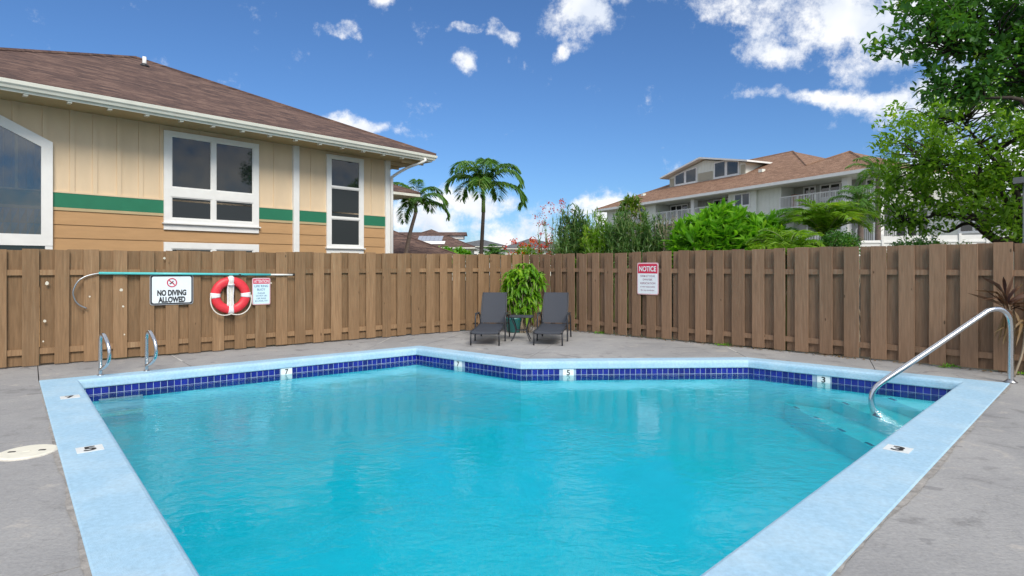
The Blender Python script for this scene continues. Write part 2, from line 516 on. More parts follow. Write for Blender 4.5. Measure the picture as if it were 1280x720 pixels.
def text_mesh(s, wd, ht, mt, bold=0.0, thick=0.002):
    cu = bpy.data.curves.new('txt', 'FONT')
    cu.body = s
    cu.offset = bold
    cu.extrude = 0.0
    to = bpy.data.objects.new('txt', cu)
    C.objects.link(to)
    bpy.context.view_layer.update()
    dg = bpy.context.evaluated_depsgraph_get()
    me = bpy.data.meshes.new_from_object(to.evaluated_get(dg))
    bpy.data.objects.remove(to)
    n = len(me.vertices)
    a = np.empty(n * 3)
    me.vertices.foreach_get('co', a)
    a = a.reshape(-1, 3)
    lo, hi = a.min(0), a.max(0)
    a[:, 0] = ((a[:, 0] - lo[0]) / max(hi[0] - lo[0], 1e-6) - 0.5) * wd
    a[:, 1] = ((a[:, 1] - lo[1]) / max(hi[1] - lo[1], 1e-6) - 0.5) * ht
    a[:, 2] = 0
    me.vertices.foreach_set('co', a.ravel())
    me.materials.clear()
    me.materials.append(MATS[mt])
    me.update()
    return me


def lettering(s, wd, ht, mt, parent, x, y, z, bold=0.0, name='lettering', flat=False, rz=0.0):
    o = obj(name, text_mesh(s, wd, ht, mt, bold), parent, (x, y, z))
    o.rotation_euler = (0, 0, rz) if flat else (R(90), 0, rz)
    return o


# ------------------------------------------------------------------ key lines of the place
A, B_, C_, D_, E_, N_ = [Vector(p) for p in ((-5.96, 8.17), (-1.83, 11.3), (0.14, 9.73), (3.95, 9.89), (6.1, 8.06), (-0.44, 1.69))]
POOL = [A, B_, C_, D_, E_, N_]
COPW = [0.30, 0.30, 0.30, 0.30, 0.475, 0.42]


def offset(poly, ds):
    n = len(poly)
    if not isinstance(ds, (list, tuple)):
        ds = [ds] * n
    area = sum(poly[i].x * poly[(i + 1) % n].y - poly[(i + 1) % n].x * poly[i].y for i in range(n))
    sg = 1 if area < 0 else -1
    L = []
    for i in range(n):
        p, q = poly[i], poly[(i + 1) % n]
        t = (q - p).normalized()
        nn = Vector((-t.y, t.x)) * sg
        L.append((p + nn * ds[i], t))
    out = []
    for i in range(n):
        (p, t), (q, u) = L[i - 1], L[i]
        den = t.x * u.y - t.y * u.x
        if abs(den) < 1e-6:
            out.append(q.copy())
        else:
            k = ((q.x - p.x) * u.y - (q.y - p.y) * u.x) / den
            out.append(p + t * k)
    return out


def inside(p, poly):
    r = False
    for i in range(len(poly)):
        a, b = poly[i], poly[i - 1]
        if (a.y > p[1]) != (b.y > p[1]) and p[0] < (b.x - a.x) * (p[1] - a.y) / (b.y - a.y) + a.x:
            r = not r
    return r


FL0, FLA = Vector((-7.83, 9.05)), R(38.348)
FR0, FRA = Vector((0.323, 15.5)), R(-43.925)


def fl(u, v=0.0):
    return FL0 + Vector((math.cos(FLA), math.sin(FLA))) * u + Vector((-math.sin(FLA), math.cos(FLA))) * v


def fr(u, v=0.0):
    return FR0 + Vector((math.cos(FRA), math.sin(FRA))) * u + Vector((-math.sin(FRA), math.cos(FRA))) * v


def sstep(a, b, x):
    t = min(1, max(0, (x - a) / (b - a)))
    return t * t * (3 - 2 * t)


def terrain(x, y):
    p = 0.62 * x + 0.78 * y
    return -0.13 + 2.9 * sstep(16, 36, p) * sstep(-4, 8, x - 0.12 * (y - 20)) * (1 if y > 0 else 0)


# ------------------------------------------------------------------ ground
xs = [-4000, -1500, -600, -250, -120, -70, -45, -30, -22] + [-16 + 0.5 * i for i in range(65)] + [18, 20, 23, 26, 30, 35, 40, 48, 60, 80, 120, 250, 600, 1500, 4000]
ys = [-4000, -1500, -500, -150, -60, -25, -12] + [-8 + 0.5 * i for i in range(61)] + [24, 26, 28, 30, 33, 36, 40, 45, 50, 60, 70, 80, 100, 140, 250, 600, 1500, 4000]
hole = offset(POOL, 0.08)
mb = MB()
mb.v = [(x, y, terrain(x, y)) for y in ys for x in xs]
W_ = len(xs)
for j in range(len(ys) - 1):
    for i in range(W_ - 1):
        q = [(xs[i], ys[j]), (xs[i + 1], ys[j]), (xs[i + 1], ys[j + 1]), (xs[i], ys[j + 1]), ((xs[i] + xs[i + 1]) / 2, (ys[j] + ys[j + 1]) / 2)]
        if any(inside(p, hole) for p in q):
            continue
        mb.f.append((j * W_ + i, j * W_ + i + 1, (j + 1) * W_ + i + 1, (j + 1) * W_ + i))
        mb.m.append(0)
tag(mb.build('ground', 'soil', smooth=True), kind='structure')

# ------------------------------------------------------------------ concrete deck in slabs
OUT = offset(POOL, [x + 0.014 for x in COPW])
oA, oB, oC, oD, oE, oN = OUT
lerp = lambda a, b, t: a + (b - a) * t
ring = [(oA, fl(.45, .14), []), (lerp(oA, oB, .32), fl(2.3, .14), []), (lerp(oA, oB, .8), fl(6.7, .14), []), (oB, fl(9.0, .14), [FR0 + Vector((0, .2))]),
        (oC, fr(1.6, .14), []), (oD, fr(5.3, .14), []), (lerp(oD, oE, .55), fr(7.9, .14), []), (oE, fr(10.3, .14), [fr(13, .14), fr(16, .14)]),
        (lerp(oE, oN, .3), Vector((13, 4.5)), []), (lerp(oE, oN, .72), Vector((9, -2)), [Vector((7, -8))]), (oN, Vector((-.3, -8)), [Vector((-7, -8))]),
        (lerp(oN, oA, .30), Vector((-9, -2)), []), (lerp(oN, oA, .62), Vector((-11.5, 2.6)), [fl(-6, .14), fl(-3.5, .14)])]
deck = tag(empty('deck', (0, 0, 0)), kind='structure')
for i in range(len(ring)):
    (a, b, ex), (c, e, _) = ring[i], ring[(i + 1) % len(ring)]
    poly = offset([Vector(p[:2]) for p in [a, b] + ex + [e, c]], -0.006)
    MB().prism(poly[::-1], -0.13, random.uniform(-.003, .001)).build('concrete_slab', 'concrete', deck)

def ragged(name, p0, p1, wmin, wmax, m_, parent, z, one_side=None, step=.09):
    L_ = (p1 - p0).length
    t_ = (p1 - p0).normalized()
    n_ = Vector((-t_.y, t_.x)) if one_side is None else one_side
    k_ = max(4, int(L_ / step))
    a_, b2 = [], []
    wcur = random.uniform(wmin, wmax)
    for i in range(k_ + 1):
        wcur = min(wmax, max(wmin, wcur + random.uniform(-.35, .35) * (wmax - wmin)))
        p = p0 + t_ * (L_ * i / k_)
        q0 = p - n_ * (random.uniform(.3, .6) * wcur) if one_side is None else p - n_ * .004
        q1 = p + n_ * wcur * (.5 if one_side is None else 1)
        a_.append((q0.x, q0.y, z))
        b2.append((q1.x, q1.y, z))
    vs = a_ + b2
    return MB().add(vs, [(i, i + 1, k_ + 2 + i, k_ + 1 + i) for i in range(k_)]).build(name, m_, parent)


mat('mortar', (0.31, 0.29, 0.265), 0.9, 0.35, 14, col2=(0.20, 0.19, 0.18), c2scale=3, bump=.6, bscale=60)
mat('sealant', (0.55, 0.54, 0.51), 0.9, 0.2, 14)
nEN = Vector(((E_ - N_).normalized().y, -(E_ - N_).normalized().x))
nNA = -Vector(((A - N_).normalized().y, -(A - N_).normalized().x))
ragged('mortar_bead', oE, oN, .008, .045, 'mortar', deck, .003, nEN)
ragged('mortar_bead', oA, oN, .006, .035, 'mortar', deck, .003, nNA)
for k in (1, 2, 5):
    a, b = ring[k][0], ring[k][1]
    ragged('joint_sealant', lerp(a, b, .4), lerp(a, b, .92), .015, .035, 'sealant', deck, .0035)

# ------------------------------------------------------------------ pool: coping, basin, tiles, steps, water
prof = [(0.03, -0.115), (0.004, -0.112), (0.0, -0.10), (0.0, -0.035), (0.006, -0.012), (0.02, 0.004), (0.04, 0.012), (1.0, 0.012), (1.012, 0.006), (1.014, -0.12)]
mb = MB()
for dd, z in prof:
    ds = [dd] * 6 if dd < 0.5 else [x + (dd - 1.0) for x in COPW]
    for p in offset(POOL, ds):
        mb.v.append((p.x, p.y, z))
for k in range(len(prof) - 1):
    for i in range(6):
        j = (i + 1) % 6
        mb.f.append((k * 6 + i, k * 6 + j, (k + 1) * 6 + j, (k + 1) * 6 + i))
        mb.m.append(0)
cop = tag(mb.build('pool_coping', 'coping_paint'), kind='structure')

WALL = offset(POOL, 0.028)
DEPTH = [-1.2, -1.2, -1.0, -0.88, -0.85, -1.05]   # as deep as it looks: the water does not bend rays
mb = MB()
for i in range(6):
    a, b = WALL[i], WALL[(i + 1) % 6]
    da, db = DEPTH[i], DEPTH[(i + 1) % 6]
    mb.add([(a.x, a.y, -.10), (b.x, b.y, -.10), (b.x, b.y, -.312), (a.x, a.y, -.312)], [(0, 1, 2, 3)], 1)
    mb.add([(a.x, a.y, -.312), (b.x, b.y, -.312), (b.x, b.y, db), (a.x, a.y, da)], [(0, 1, 2, 3)], 0)
fv = [(WALL[i].x, WALL[i].y, DEPTH[i]) for i in range(6)]
mb.add(fv, [(0, 1, 2), (0, 2, 5), (2, 3, 4), (2, 4, 5)], 0)
basin = tag(mb.build('pool_basin', ['plaster', 'grout']), kind='structure')
mbt = MB()
tw, th, tt = 0.0835, 0.092, 0.004
e_ = 0.003
mbt.add([(-tw / 2, 0, 0), (tw / 2, 0, 0), (tw / 2, 0, th), (-tw / 2, 0, th), (-tw / 2 + e_, -tt, e_), (tw / 2 - e_, -tt, e_), (tw / 2 - e_, -tt, th - e_), (-tw / 2 + e_, -tt, th - e_)],
        [(4, 5, 6, 7), (0, 1, 5, 4), (1, 2, 6, 5), (2, 3, 7, 6), (3, 0, 4, 7)])
tile_me = mbt.mesh('tile', 'tile_blue')
# depth markers on the waterline: (edge, pool-wall position px-free in metres from the edge start, numeral)
def wall_x(i, x_world):
    a, b = WALL[i], WALL[(i + 1) % 6]
    return (x_world - a.x) / (b.x - a.x) * (b - a).length


MARK = {0: [(wall_x(0, -3.76), '7')], 1: [(wall_x(1, -0.965), '7')], 2: [(wall_x(2, 0.93), '5')], 3: [(wall_x(3, 4.83), '3')]}
tiles = []
for i in range(4):
    a, b = WALL[i], WALL[(i + 1) % 6]
    Ln = (b - a).length
    nt_ = int(Ln / 0.0895)
    pit = Ln / nt_
    t = (b - a).normalized()
    ang = math.atan2(t.y, t.x)
    for row in range(2):
        for k in range(nt_):
            s_ = (k + .5) * pit
            if any(abs(s_ - ms) < 0.115 for ms, _ in MARK[i]):
                continue
            p = a + t * s_
            tiles.append((row, p, ang, p.length))
top = [x for x in tiles if x[0] == 0]
bot = sorted([x for x in tiles if x[0] == 1], key=lambda q: q[3])
keep = top[:300] + bot[:max(0, 299 - len(top))]
for row, p, ang, _ in keep:
    obj('tile', tile_me, basin, (p.x, p.y, -0.212 - 0.098 * row + random.uniform(-.0008, .0008)), ang)
mb = MB()
for row, p, ang, _ in bot[max(0, 299 - len(top)):]:
    M4 = Matrix.Translation((p.x, p.y, -0.31)) @ Matrix.Rotation(ang, 4, 'Z')
    mb.add([M4 @ Vector(v) for v in mbt.v], mbt.f)
if mb.v:
    tag(mb.build('tile_row', 'tile_blue', basin), kind='stuff')
for i, L_ in MARK.items():
    a, b = WALL[i], WALL[(i + 1) % 6]
    t = (b - a).normalized()
    ang = math.atan2(t.y, t.x)
    for s_, num in L_:
        p = a + t * s_
        mk = MB().box(-.09, .09, -.008, 0, -.305, -.117).build('depth_marker', 'marker_white', basin, loc=(p.x, p.y, 0), rz=ang)
        lettering(num, .055, .088, 'black_paint', mk, 0.0, -.010, -.178, .02, 'numeral')
for (x, y), num, ang in (((-3.63, 5.09), '5', 40), ((-5.30, 7.10), '7', 40), ((3.32, 5.09), '3', -45)):
    mk = MB().box(-.095, .095, -.095, .095, 0.013, 0.0165).build('depth_marker', 'marker_white', cop, loc=(x, y, 0), rz=R(ang))
    lettering(num, .09, .14, 'black_paint', mk, 0, 0, .019, .03, 'numeral', True)
# corner steps at the shallow end, with blue edge marks
def dey(x): return D_.y + (E_.y - D_.y) / (E_.x - D_.x) * (x - D_.x)
def eny(x): return E_.y + (N_.y - E_.y) / (N_.x - E_.x) * (x - E_.x)
for xe, z in ((5.33, -.30), (4.88, -.445), (4.38, -.62)):
    st = MB().prism([(xe, eny(xe)), (E_.x, E_.y), (xe, dey(xe))], -1.3, z).build('pool_step', 'plaster', basin)
    L_ = dey(xe) - eny(xe)
    n = max(2, int(L_ / .6))
    for k in range(n):
        yy = eny(xe) + L_ * (k + .5) / n
        MB().box(xe + .02, xe + .065, yy - .075, yy + .075, z, z + .004).build('edge_mark', 'tile_blue', st)
# submerged ladder treads on the wall
ab = (B_ - A).normalized()
nin = Vector((ab.y, -ab.x))
for z in (-.30, -.50):
    c0 = A + ab * .47 + nin * .06
    MB().box(-.26, .26, -.06, .06, -.018, .018).build('wall_tread', 'white_plastic', basin, loc=(c0.x, c0.y, z), rz=math.atan2(ab.y, ab.x))
wp = offset(POOL, 0.045)
tag(MB().prism([(p.x, p.y) for p in wp][::-1], -2.4, -0.224).build('pool_water', 'water'), kind='structure')

# ------------------------------------------------------------------ fences
LB = [[-0.13, 0.08], [0.26, 0.47], [0.66, 0.85], [1.04, 1.25], [1.44, 1.64], [1.83, 2.04], [2.21, 2.41], [2.57, 2.77], [2.96, 3.16], [3.34, 3.55], [3.71, 3.91], [4.09, 4.31], [4.46, 4.67], [4.83, 5.05], [5.2, 5.43], [5.58, 5.82], [5.98, 6.2], [6.36, 6.56], [6.72, 6.94], [7.08, 7.29], [7.46, 7.68], [7.83, 8.03], [8.18, 8.39], [8.56, 8.76], [8.93, 9.1], [9.29, 9.49], [9.63, 9.83], [10.0, 10.2], [10.36, 10.41]]
RB = [[-.02, .16], [.30, .49], [0.68, 0.87], [1.05, 1.25], [1.43, 1.65], [1.79, 2.01], [2.18, 2.38], [2.53, 2.76], [2.9, 3.13], [3.27, 3.49], [3.64, 3.86], [4.01, 4.24], [4.4, 4.63], [4.78, 5.01], [5.16, 5.38], [5.55, 5.8], [5.95, 6.18], [6.36, 6.56], [6.73, 6.96], [7.15, 7.36], [7.54, 7.77], [7.95, 8.18], [8.35, 8.57], [8.76, 8.98], [9.16, 9.38], [9.56, 9.79]]
LB = [[-.13 - .4 * k, .08 - .4 * k] for k in range(7, 0, -1)] + LB
RB = RB + [[9.97 + .4 * k, 10.19 + .4 * k] for k in range(8)]


def board_poly(a, b, y0, y1):
    c = 0.004
    return [(a + c, y0), (b - c, y0), (b, y0 + c), (b, y1), (a, y1), (a, y0 + c)]


def fence(name, label, o0, ang, boards, ztop, mf, mbk):
    root = empty(name, (o0.x, o0.y, 0), ang, label, 'fence')

    def brd(a, b, y0, m_, zt, zb):
        poly = board_poly(a, b, y0, y0 + .02)
        bo = MB()
        bo.prism(poly, zb, zt)
        lean = random.uniform(-.006, .006)
        n = len(poly)
        bo.v = [(x + (lean if k >= n else 0), y, z + (random.uniform(-.004, .004) if k >= n else 0)) for k, (x, y, z) in enumerate(bo.v)]
        bo.build('board', m_, root)
    for i, (a, b) in enumerate(boards):
        z = ztop(a)
        brd(a, b, 0.0, mf, z + random.uniform(-.012, .012), .015 + random.uniform(0, .02))
        if i + 1 < len(boards):
            a2 = boards[i + 1][0]
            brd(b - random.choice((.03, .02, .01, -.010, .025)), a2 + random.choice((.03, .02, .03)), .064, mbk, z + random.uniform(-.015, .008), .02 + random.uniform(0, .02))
    u0, u1 = boards[0][0], boards[-1][1]
    for zc in (1.48, .235):
        u = u0
        while u < u1:
            ue = min(u + 2.42, u1)
            MB().box(u + .003, ue - .003, .0205, .0635, zc - .045 + random.uniform(-.006, .006), zc + .045).build('rail', mf, root)
            MB().box(ue - .05, ue + .05, .086, .18, 0, 1.7).build('post', mbk, root) if zc > 1 else None
            u = ue
    return root


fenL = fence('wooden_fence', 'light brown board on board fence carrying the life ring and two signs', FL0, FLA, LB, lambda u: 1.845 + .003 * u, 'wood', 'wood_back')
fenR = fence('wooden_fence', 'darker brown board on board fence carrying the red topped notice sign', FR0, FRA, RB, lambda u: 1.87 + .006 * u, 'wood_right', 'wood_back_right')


mat('paper', (0.62, 0.58, 0.48), 0.8, 0.1)
for u, z, r_ in ((.565, 1.31, .028), (.54, .71, .024), (1.555, 1.18, .026), (1.58, .90, .02), (1.12, 1.08, .014), (2.19, 1.72, .022), (.52, .39, .014), (4.0, 1.25, .016), (1.60, .42, .014)):
    MB().prism([(u + r_ * math.cos(k * .9) * random.uniform(.7, 1.1), z + r_ * math.sin(k * .9) * random.uniform(.8, 1.2)) for k in range(7)], -.003, -.0005, plane='xz').build('paper_scrap', 'paper', fenL)

# ------------------------------------------------------------------ signs, life ring and life hook on the left fence
def rrect(w_, h_, r=.03, n=5):
    pts = []
    for cx, cz, a0 in ((w_ / 2 - r, h_ / 2 - r, 0), (-w_ / 2 + r, h_ / 2 - r, 90), (-w_ / 2 + r, -h_ / 2 + r, 180), (w_ / 2 - r, -h_ / 2 + r, 270)):
        for k in range(n):
            a_ = R(a0 + 90 * k / (n - 1))
            pts.append((cx + r * math.cos(a_), cz + r * math.sin(a_)))
    return pts


def plate(name, w_, h_, y0, y1, m_, parent, x=0, z=0, r=.03):
    return MB().prism(rrect(w_, h_, r), y0, y1, plane='xz').build(name, m_, parent, loc=(x, 0, z))


def sign(name, label, p, ang, z, cat='sign'):
    return empty(name, (p.x, p.y, z), ang, label, cat)


p = fl(2.305, -.006)
sg = sign('no_diving_sign', 'white metal sign reading NO DIVING ALLOWED under the teal pole', p, FLA, 1.165)
plate('back_plate', .675, .53, -.006, 0, 'sign_metal', sg, r=.04)
plate('border', .655, .51, -.008, -.0062, 'black_paint', sg, r=.035)
plate('face', .61, .465, -.010, -.0082, 'sign_white', sg, r=.03)
lettering('NO DIVING', .45, .105, 'black_paint', sg, 0, -.0125, -.055, .05)
lettering('ALLOWED', .42, .105, 'black_paint', sg, 0, -.0125, -.175, .05)
MB().tube(arc((0, -.013, .125), .072, 0, 360, 33, (1, 0, 0), (0, 0, 1))[:-1], .009, 6, closed=True).build('prohibition_ring', 'sign_red', sg)
MB().tube([(-.05, -.0135, .175), (.05, -.0135, .075)], .008, 6).build('prohibition_bar', 'sign_red', sg)
MB().tube([(-.035, -.012, .10), (0, -.012, .125), (.02, -.012, .15)], .009, 5).tube([(0, -.012, .125), (.03, -.012, .105)], .007, 5).tube(
    [(-.01, -.012, .13), (-.03, -.012, .15)], .006, 5).build('diver_symbol', 'black_paint', sg)

p = fl(3.815, -.006)
sg = sign('attention_sign', 'small ATTENTION sign with red header beside the life ring', p, FLA, 1.095)
plate('back_plate', .335, .515, -.006, 0, 'sign_pink', sg, r=.03)
plate('face', .30, .48, -.008, -.0062, 'sign_blue_white', sg, r=.02)
MB().box(-.148, .148, -.0098, -.0082, .145, .238).build('header', 'sign_red', sg)
lettering('ATTENTION', .265, .06, 'sign_white', sg, 0, -.012, .192, .01)
for s_, wd, z, ht in (('LIFE RING', .25, .10, .042), ('BUOY', .15, .035, .042), ('PLEASE', .13, -.035, .028), ('DO NOT USE', .20, -.085, .028), ('LIFE RING', .17, -.135, .028), ('AS A POOL TOY', .235, -.185, .028)):
    lettering(s_, wd, ht, 'sign_text_blue', sg, 0, -.010, z, .008)

p = fr(3.68, -.006)
sg = sign('notice_sign', 'white NOTICE sign with red header on the darker fence', p, FRA, 1.305)
plate('back_plate', .53, .70, -.006, 0, 'sign_pink', sg, r=.04)
plate('face', .49, .66, -.008, -.0062, 'sign_white', sg, r=.03)
MB().prism([(-.242, .115), (.242, .115), (.242, .30), (.22, .325), (-.22, .325), (-.242, .30)], -.0098, -.0082, plane='xz').build('header', 'sign_red', sg)
lettering('NOTICE', .42, .115, 'sign_white', sg, 0, -.012, .215, .025)
for s_, wd, z in (('SWIM AT YOUR', .36, .055), ('OWN RISK', .24, -.02), ('ASSOCIATION', .38, -.10), ('is not responsible', .36, -.18), ('for any accidents.', .34, -.255)):
    lettering(s_, wd, .042, 'sign_text_red', sg, 0, -.010, z, .004)

p = fl(3.255, -.07)
lr = empty('life_ring', (p.x, p.y, 1.04), FLA, 'red life ring with white bands hung on the fence', 'life ring')
mb = MB()
ringpts = arc((0, 0, 0), .262, 0, 360, 49)[:-1]
mb.tube(ringpts, .083, 14, closed=True)
mb.v = [(x, y * .7, z) for x, y, z in mb.v]
mb.build('ring', 'ring_red', lr, True)
for a0 in (0, 180, 270, 90):
    m2 = MB()
    m2.tube(arc((0, 0, 0), .262, a0 - 9, a0 + 9, 6), .088, 14)
    m2.v = [(x, y * .72, z) for x, y, z in m2.v]
    m2.build('band', 'band_white', lr, True)
for a0, a1 in ((180, 270), (270, 360)):
    pts = []
    for k in range(15):
        t = k / 14
        a_ = R(a0 + (a1 - a0) * t)
        rr = .345 + .035 * math.sin(math.pi * t)
        pts.append((rr * math.cos(a_), -.045 - .01 * math.sin(math.pi * t), rr * math.sin(a_) - .03 * math.sin(math.pi * t)))
    MB().tube(pts, .011, 6).build('grab_line', 'rope', lr, True)
p = fl(3.245, -.05)
ro = empty('rope_coil', (p.x, p.y, 1.04), FLA, 'white rope bundle hanging down through the middle of the life ring', 'rope')
for k in range(7):
    x0 = -.045 + .015 * k
    pts = smooth_path([(x0 * .4, -.085, .36), (x0 * .6, -.10, .27), (x0 * 1.1, -.055, .12), (x0 + .01 * math.sin(k), -.045, -.05), (x0 * 1.15, -.05, -.2 - .012 * (k % 3))], 4)
    MB().tube(pts, .013, 6).build('strand', 'rope' if k % 3 else 'band_white', ro, True)
MB().tube([(-.05, -.10, .20), (0, -.12, .195), (.05, -.10, .20)], .016, 6).build('tie', 'band_white', ro, True)

p = fl(0, 0)
lh = empty('life_hook', (p.x, p.y, 0), FLA, 'long teal pole with a curved metal hook hung level along the fence', 'pool pole')
MB().tube([(1.24, -.035, 1.465), (3.98, -.035, 1.415)], .022, 10).build('pole', 'pole_teal', lh, True)
MB().tube([(3.96, -.035, 1.4152), (4.42, -.035, 1.407)], .017, 10).build('extension', 'white_plastic', lh, True)
MB().tube([(4.40, -.035, 1.4075), (4.44, -.035, 1.4068)], .021, 10).build('end_cap', 'black_paint', lh, True)
MB().tube(smooth_path([(1.36, -.035, 1.463), (1.26, -.035, 1.465), (1.08, -.04, 1.42), (.96, -.045, 1.33), (.90, -.05, 1.17), (.92, -.05, 1.04), (.98, -.05, .95), (1.08, -.05, .89)], 6), .012, 8).build('hook', 'steel_dull', lh, True)
for u in (1.62, 3.42):
    MB().box(u - .02, u + .02, -.06, -.001, 1.41 if u > 3 else 1.425, 1.43 if u > 3 else 1.437).build('hanger', 'black_paint', lh)

# ------------------------------------------------------------------ grab rails by the ladder, entry handrail
for (x, y), nm in (((-5.93, 8.53), 'metal grab rail at the pool corner, the one farther left'), ((-5.48, 8.88), 'metal grab rail at the pool edge, the one nearer the no diving sign')):
    dv = (nin + ab * .33).normalized()
    gr = empty('grab_rail', (x, y, 0), math.atan2(dv.y, dv.x), nm, 'grab rail', 'grab rails at the pool ladder')
    pts = smooth_path([(0, 0, 0), (0, 0, .2), (0, 0, .42), (.006, 0, .53), (.045, 0, .595), (.11, 0, .60), (.19, 0, .54), (.26, 0, .46), (.295, 0, .36), (.28, 0, .26), (.22, 0, .19), (.12, 0, .135), (0.0, 0, .09)], 5)
    MB().tube(pts, .026, 12).build('tube', 'steel', gr, True)
    MB().lathe([(.05, 0), (.05, .008), (.034, .02), (.03, .03)], 16).build('flange', 'steel_dull', gr, True)
hr = empty('handrail', (6.79, 8.06, 0), 0, 'stainless steel pool entry handrail sloping into the shallow corner', 'handrail')
pts = smooth_path([(0, 0, 0), (0, 0, .35), (0, 0, .74), (-.03, 0, .90), (-.13, 0, .99), (-.28, 0, .985), (-.42, 0, .90), (-.9, 0, .575), (-1.4, 0, .24), (-1.74, 0, .01), (-1.86, 0, -.10), (-1.90, 0, -.24), (-1.885, 0, -.34), (-1.84, 0, -.43)], 6)
MB().tube(pts, .036, 16).build('tube', 'steel', hr, True)
MB().lathe([(.075, 0), (.075, .01), (.05, .025), (.045, .04)], 20).build('flange', 'steel_dull', hr, True)

# ------------------------------------------------------------------ skimmer lid
sk = empty('skimmer_lid', (-4.12, 5.03, 0), R(15), 'round cream plastic skimmer lid set into the left deck', 'lid')
MB().lathe([(.205, -.002), (.205, .008), (.195, .014), (.0, .016)], 40).build('disc', 'cream_lid', sk)
MB().lathe([(.218, -.002), (.218, .006), (.209, .006)], 40).build('rim', 'rope', sk)
for x in (-.11, 0, .11):
    MB().box(x - .025, x + .025, -.012, .012, .012, .0185).build('finger_hole', 'black_paint' if x else 'cream_lid', sk)


# ------------------------------------------------------------------ loungers and side table
def lounger(loc, rz, label):
    o = empty('chaise_lounge', (loc[0], loc[1], 0), rz, label, 'lounge chair', 'chaise lounges in the fence corner')
    w2 = .285
    # seat sling
    n = 16
    mb = MB()
    prof_ = [(-.015, .245), (-.005, .272), (.03, .285), (.3, .283), (.7, .30), (1.05, .325), (1.16, .335)]
    P = smooth_path([(0, y, z) for y, z in prof_], 4)
    vs = []
    for q in P:
        for k in range(5):
            x = -w2 + .02 + (2 * w2 - .04) * k / 4
            vs.append((x, q.y, q.z - .012 * (1 - abs(k - 2) / 2)))
    fs = [(i * 5 + k, i * 5 + k + 1, i * 5 + k + 6, i * 5 + k + 5) for i in range(len(P) - 1) for k in range(4)]
    mb.add(vs, fs)
    mb.add([(x, y, z - .008) for x, y, z in vs], [f[::-1] for f in fs])
    mb.build('seat_sling', 'sling', o, True)
    mb = MB()
    P = smooth_path([(0, 1.14, .345), (0, 1.22, .50), (0, 1.36, .78), (0, 1.44, .94), (0, 1.475, .985), (0, 1.51, .985), (0, 1.53, .96)], 4)
    vs = []
    for i, q in enumerate(P):
        ww = w2 - .012 - .02 * i / len(P)
        for k in range(5):
            c_ = 1 - abs(k - 2) / 2
            vs.append((-ww + 2 * ww * k / 4, q.y + .014 * c_, q.z))
    fs = [(i * 5 + k, i * 5 + k + 1, i * 5 + k + 6, i * 5 + k + 5) for i in range(len(P) - 1) for k in range(4)]
    mb.add(vs, fs)
    mb.add([(x, y + .009, z) for x, y, z in vs], [f[::-1] for f in fs])
    mb.build('back_sling', 'sling', o, True)
    for s in (-1, 1):
        MB().tube(smooth_path([(s * w2, 0, .25), (s * w2, .04, .272), (s * w2, .7, .285), (s * w2, 1.2, .32), (s * w2, 1.55, .31)], 4), .017, 8).build('side_rail', 'dark_metal', o, True)
        MB().tube(smooth_path([(s * (w2 - .01), 1.14, .335), (s * (w2 - .012), 1.36, .78), (s * (w2 - .02), 1.44, .95), (s * (w2 - .025), 1.49, .985)], 4), .014, 8).build('back_rail', 'dark_metal', o, True)
        MB().tube([(s * w2, .005, 0), (s * w2, .005, .26)], .016, 8).build('leg', 'dark_metal', o, True)
        xa = s * (w2 + .035)
        MB().tube(smooth_path([(xa, .72, 0), (xa, .74, .25), (xa, .75, .46), (xa, .80, .535), (xa, .9, .555), (xa, 1.15, .545), (xa, 1.3, .51), (xa, 1.38, .42), (xa, 1.47, .2), (xa, 1.54, 0)], 5), .017, 8).build('armrest', 'dark_metal', o, True)
        MB().box(xa - .028, xa + .028, .82, 1.2, .560, .575).build('arm_pad', 'dark_metal', o)
    MB().tube([(-w2, .01, .235), (w2, .01, .235)], .014, 8).build('front_bar', 'dark_metal', o, True)
    MB().tube([(-w2, .74, .27), (w2, .74, .27)], .014, 8).build('cross_bar', 'dark_metal', o, True)
    return o


lounger((-.54, 11.77), R(-6.2), 'black sling chaise lounge on the left of the little table')
lounger((.715, 11.77), R(-10.7), 'black sling chaise lounge on the right of the little table')
tb = empty('side_table', (.20, 12.62, 0), R(-5), 'small black metal side table between the two chaise lounges', 'table')
MB().prism(rrect(.49, .42, .04), .505, .522).build('table_top', 'sling', tb)
MB().tube([(x, y, .505) for x, y in rrect(.49, .42, .05)], .013, 6, closed=True).build('top_rim', 'dark_metal', tb, True)
for sx_ in (-1, 1):
    for sy in (-1, 1):
        MB().tube(smooth_path([(sx_ * .21, sy * .17, .50), (sx_ * .15, sy * .13, .36), (sx_ * .115, sy * .10, .22), (sx_ * .16, sy * .14, .08), (sx_ * .20, sy * .17, 0)], 5), .012, 6).build('leg', 'dark_metal', tb, True)
MB().tube([(x, y, .22) for x, y in rrect(.25, .22, .04)], .009, 6, closed=True).build('stretcher', 'dark_metal', tb, True)
pt = empty('flower_pot', (.05, 14.15, 0), 0, 'dark teal glazed pot behind the side table', 'pot')
MB().lathe([(.15, 0), (.17, .02), (.215, .30), (.225, .32), (.225, .36), (.205, .36), (.20, .30)], 28).build('vessel', 'teal_pot', pt, True)
MB().lathe([(.198, .31), (.19, .325), (0.001, .33)], 20).build('earth', 'soil', pt, True)
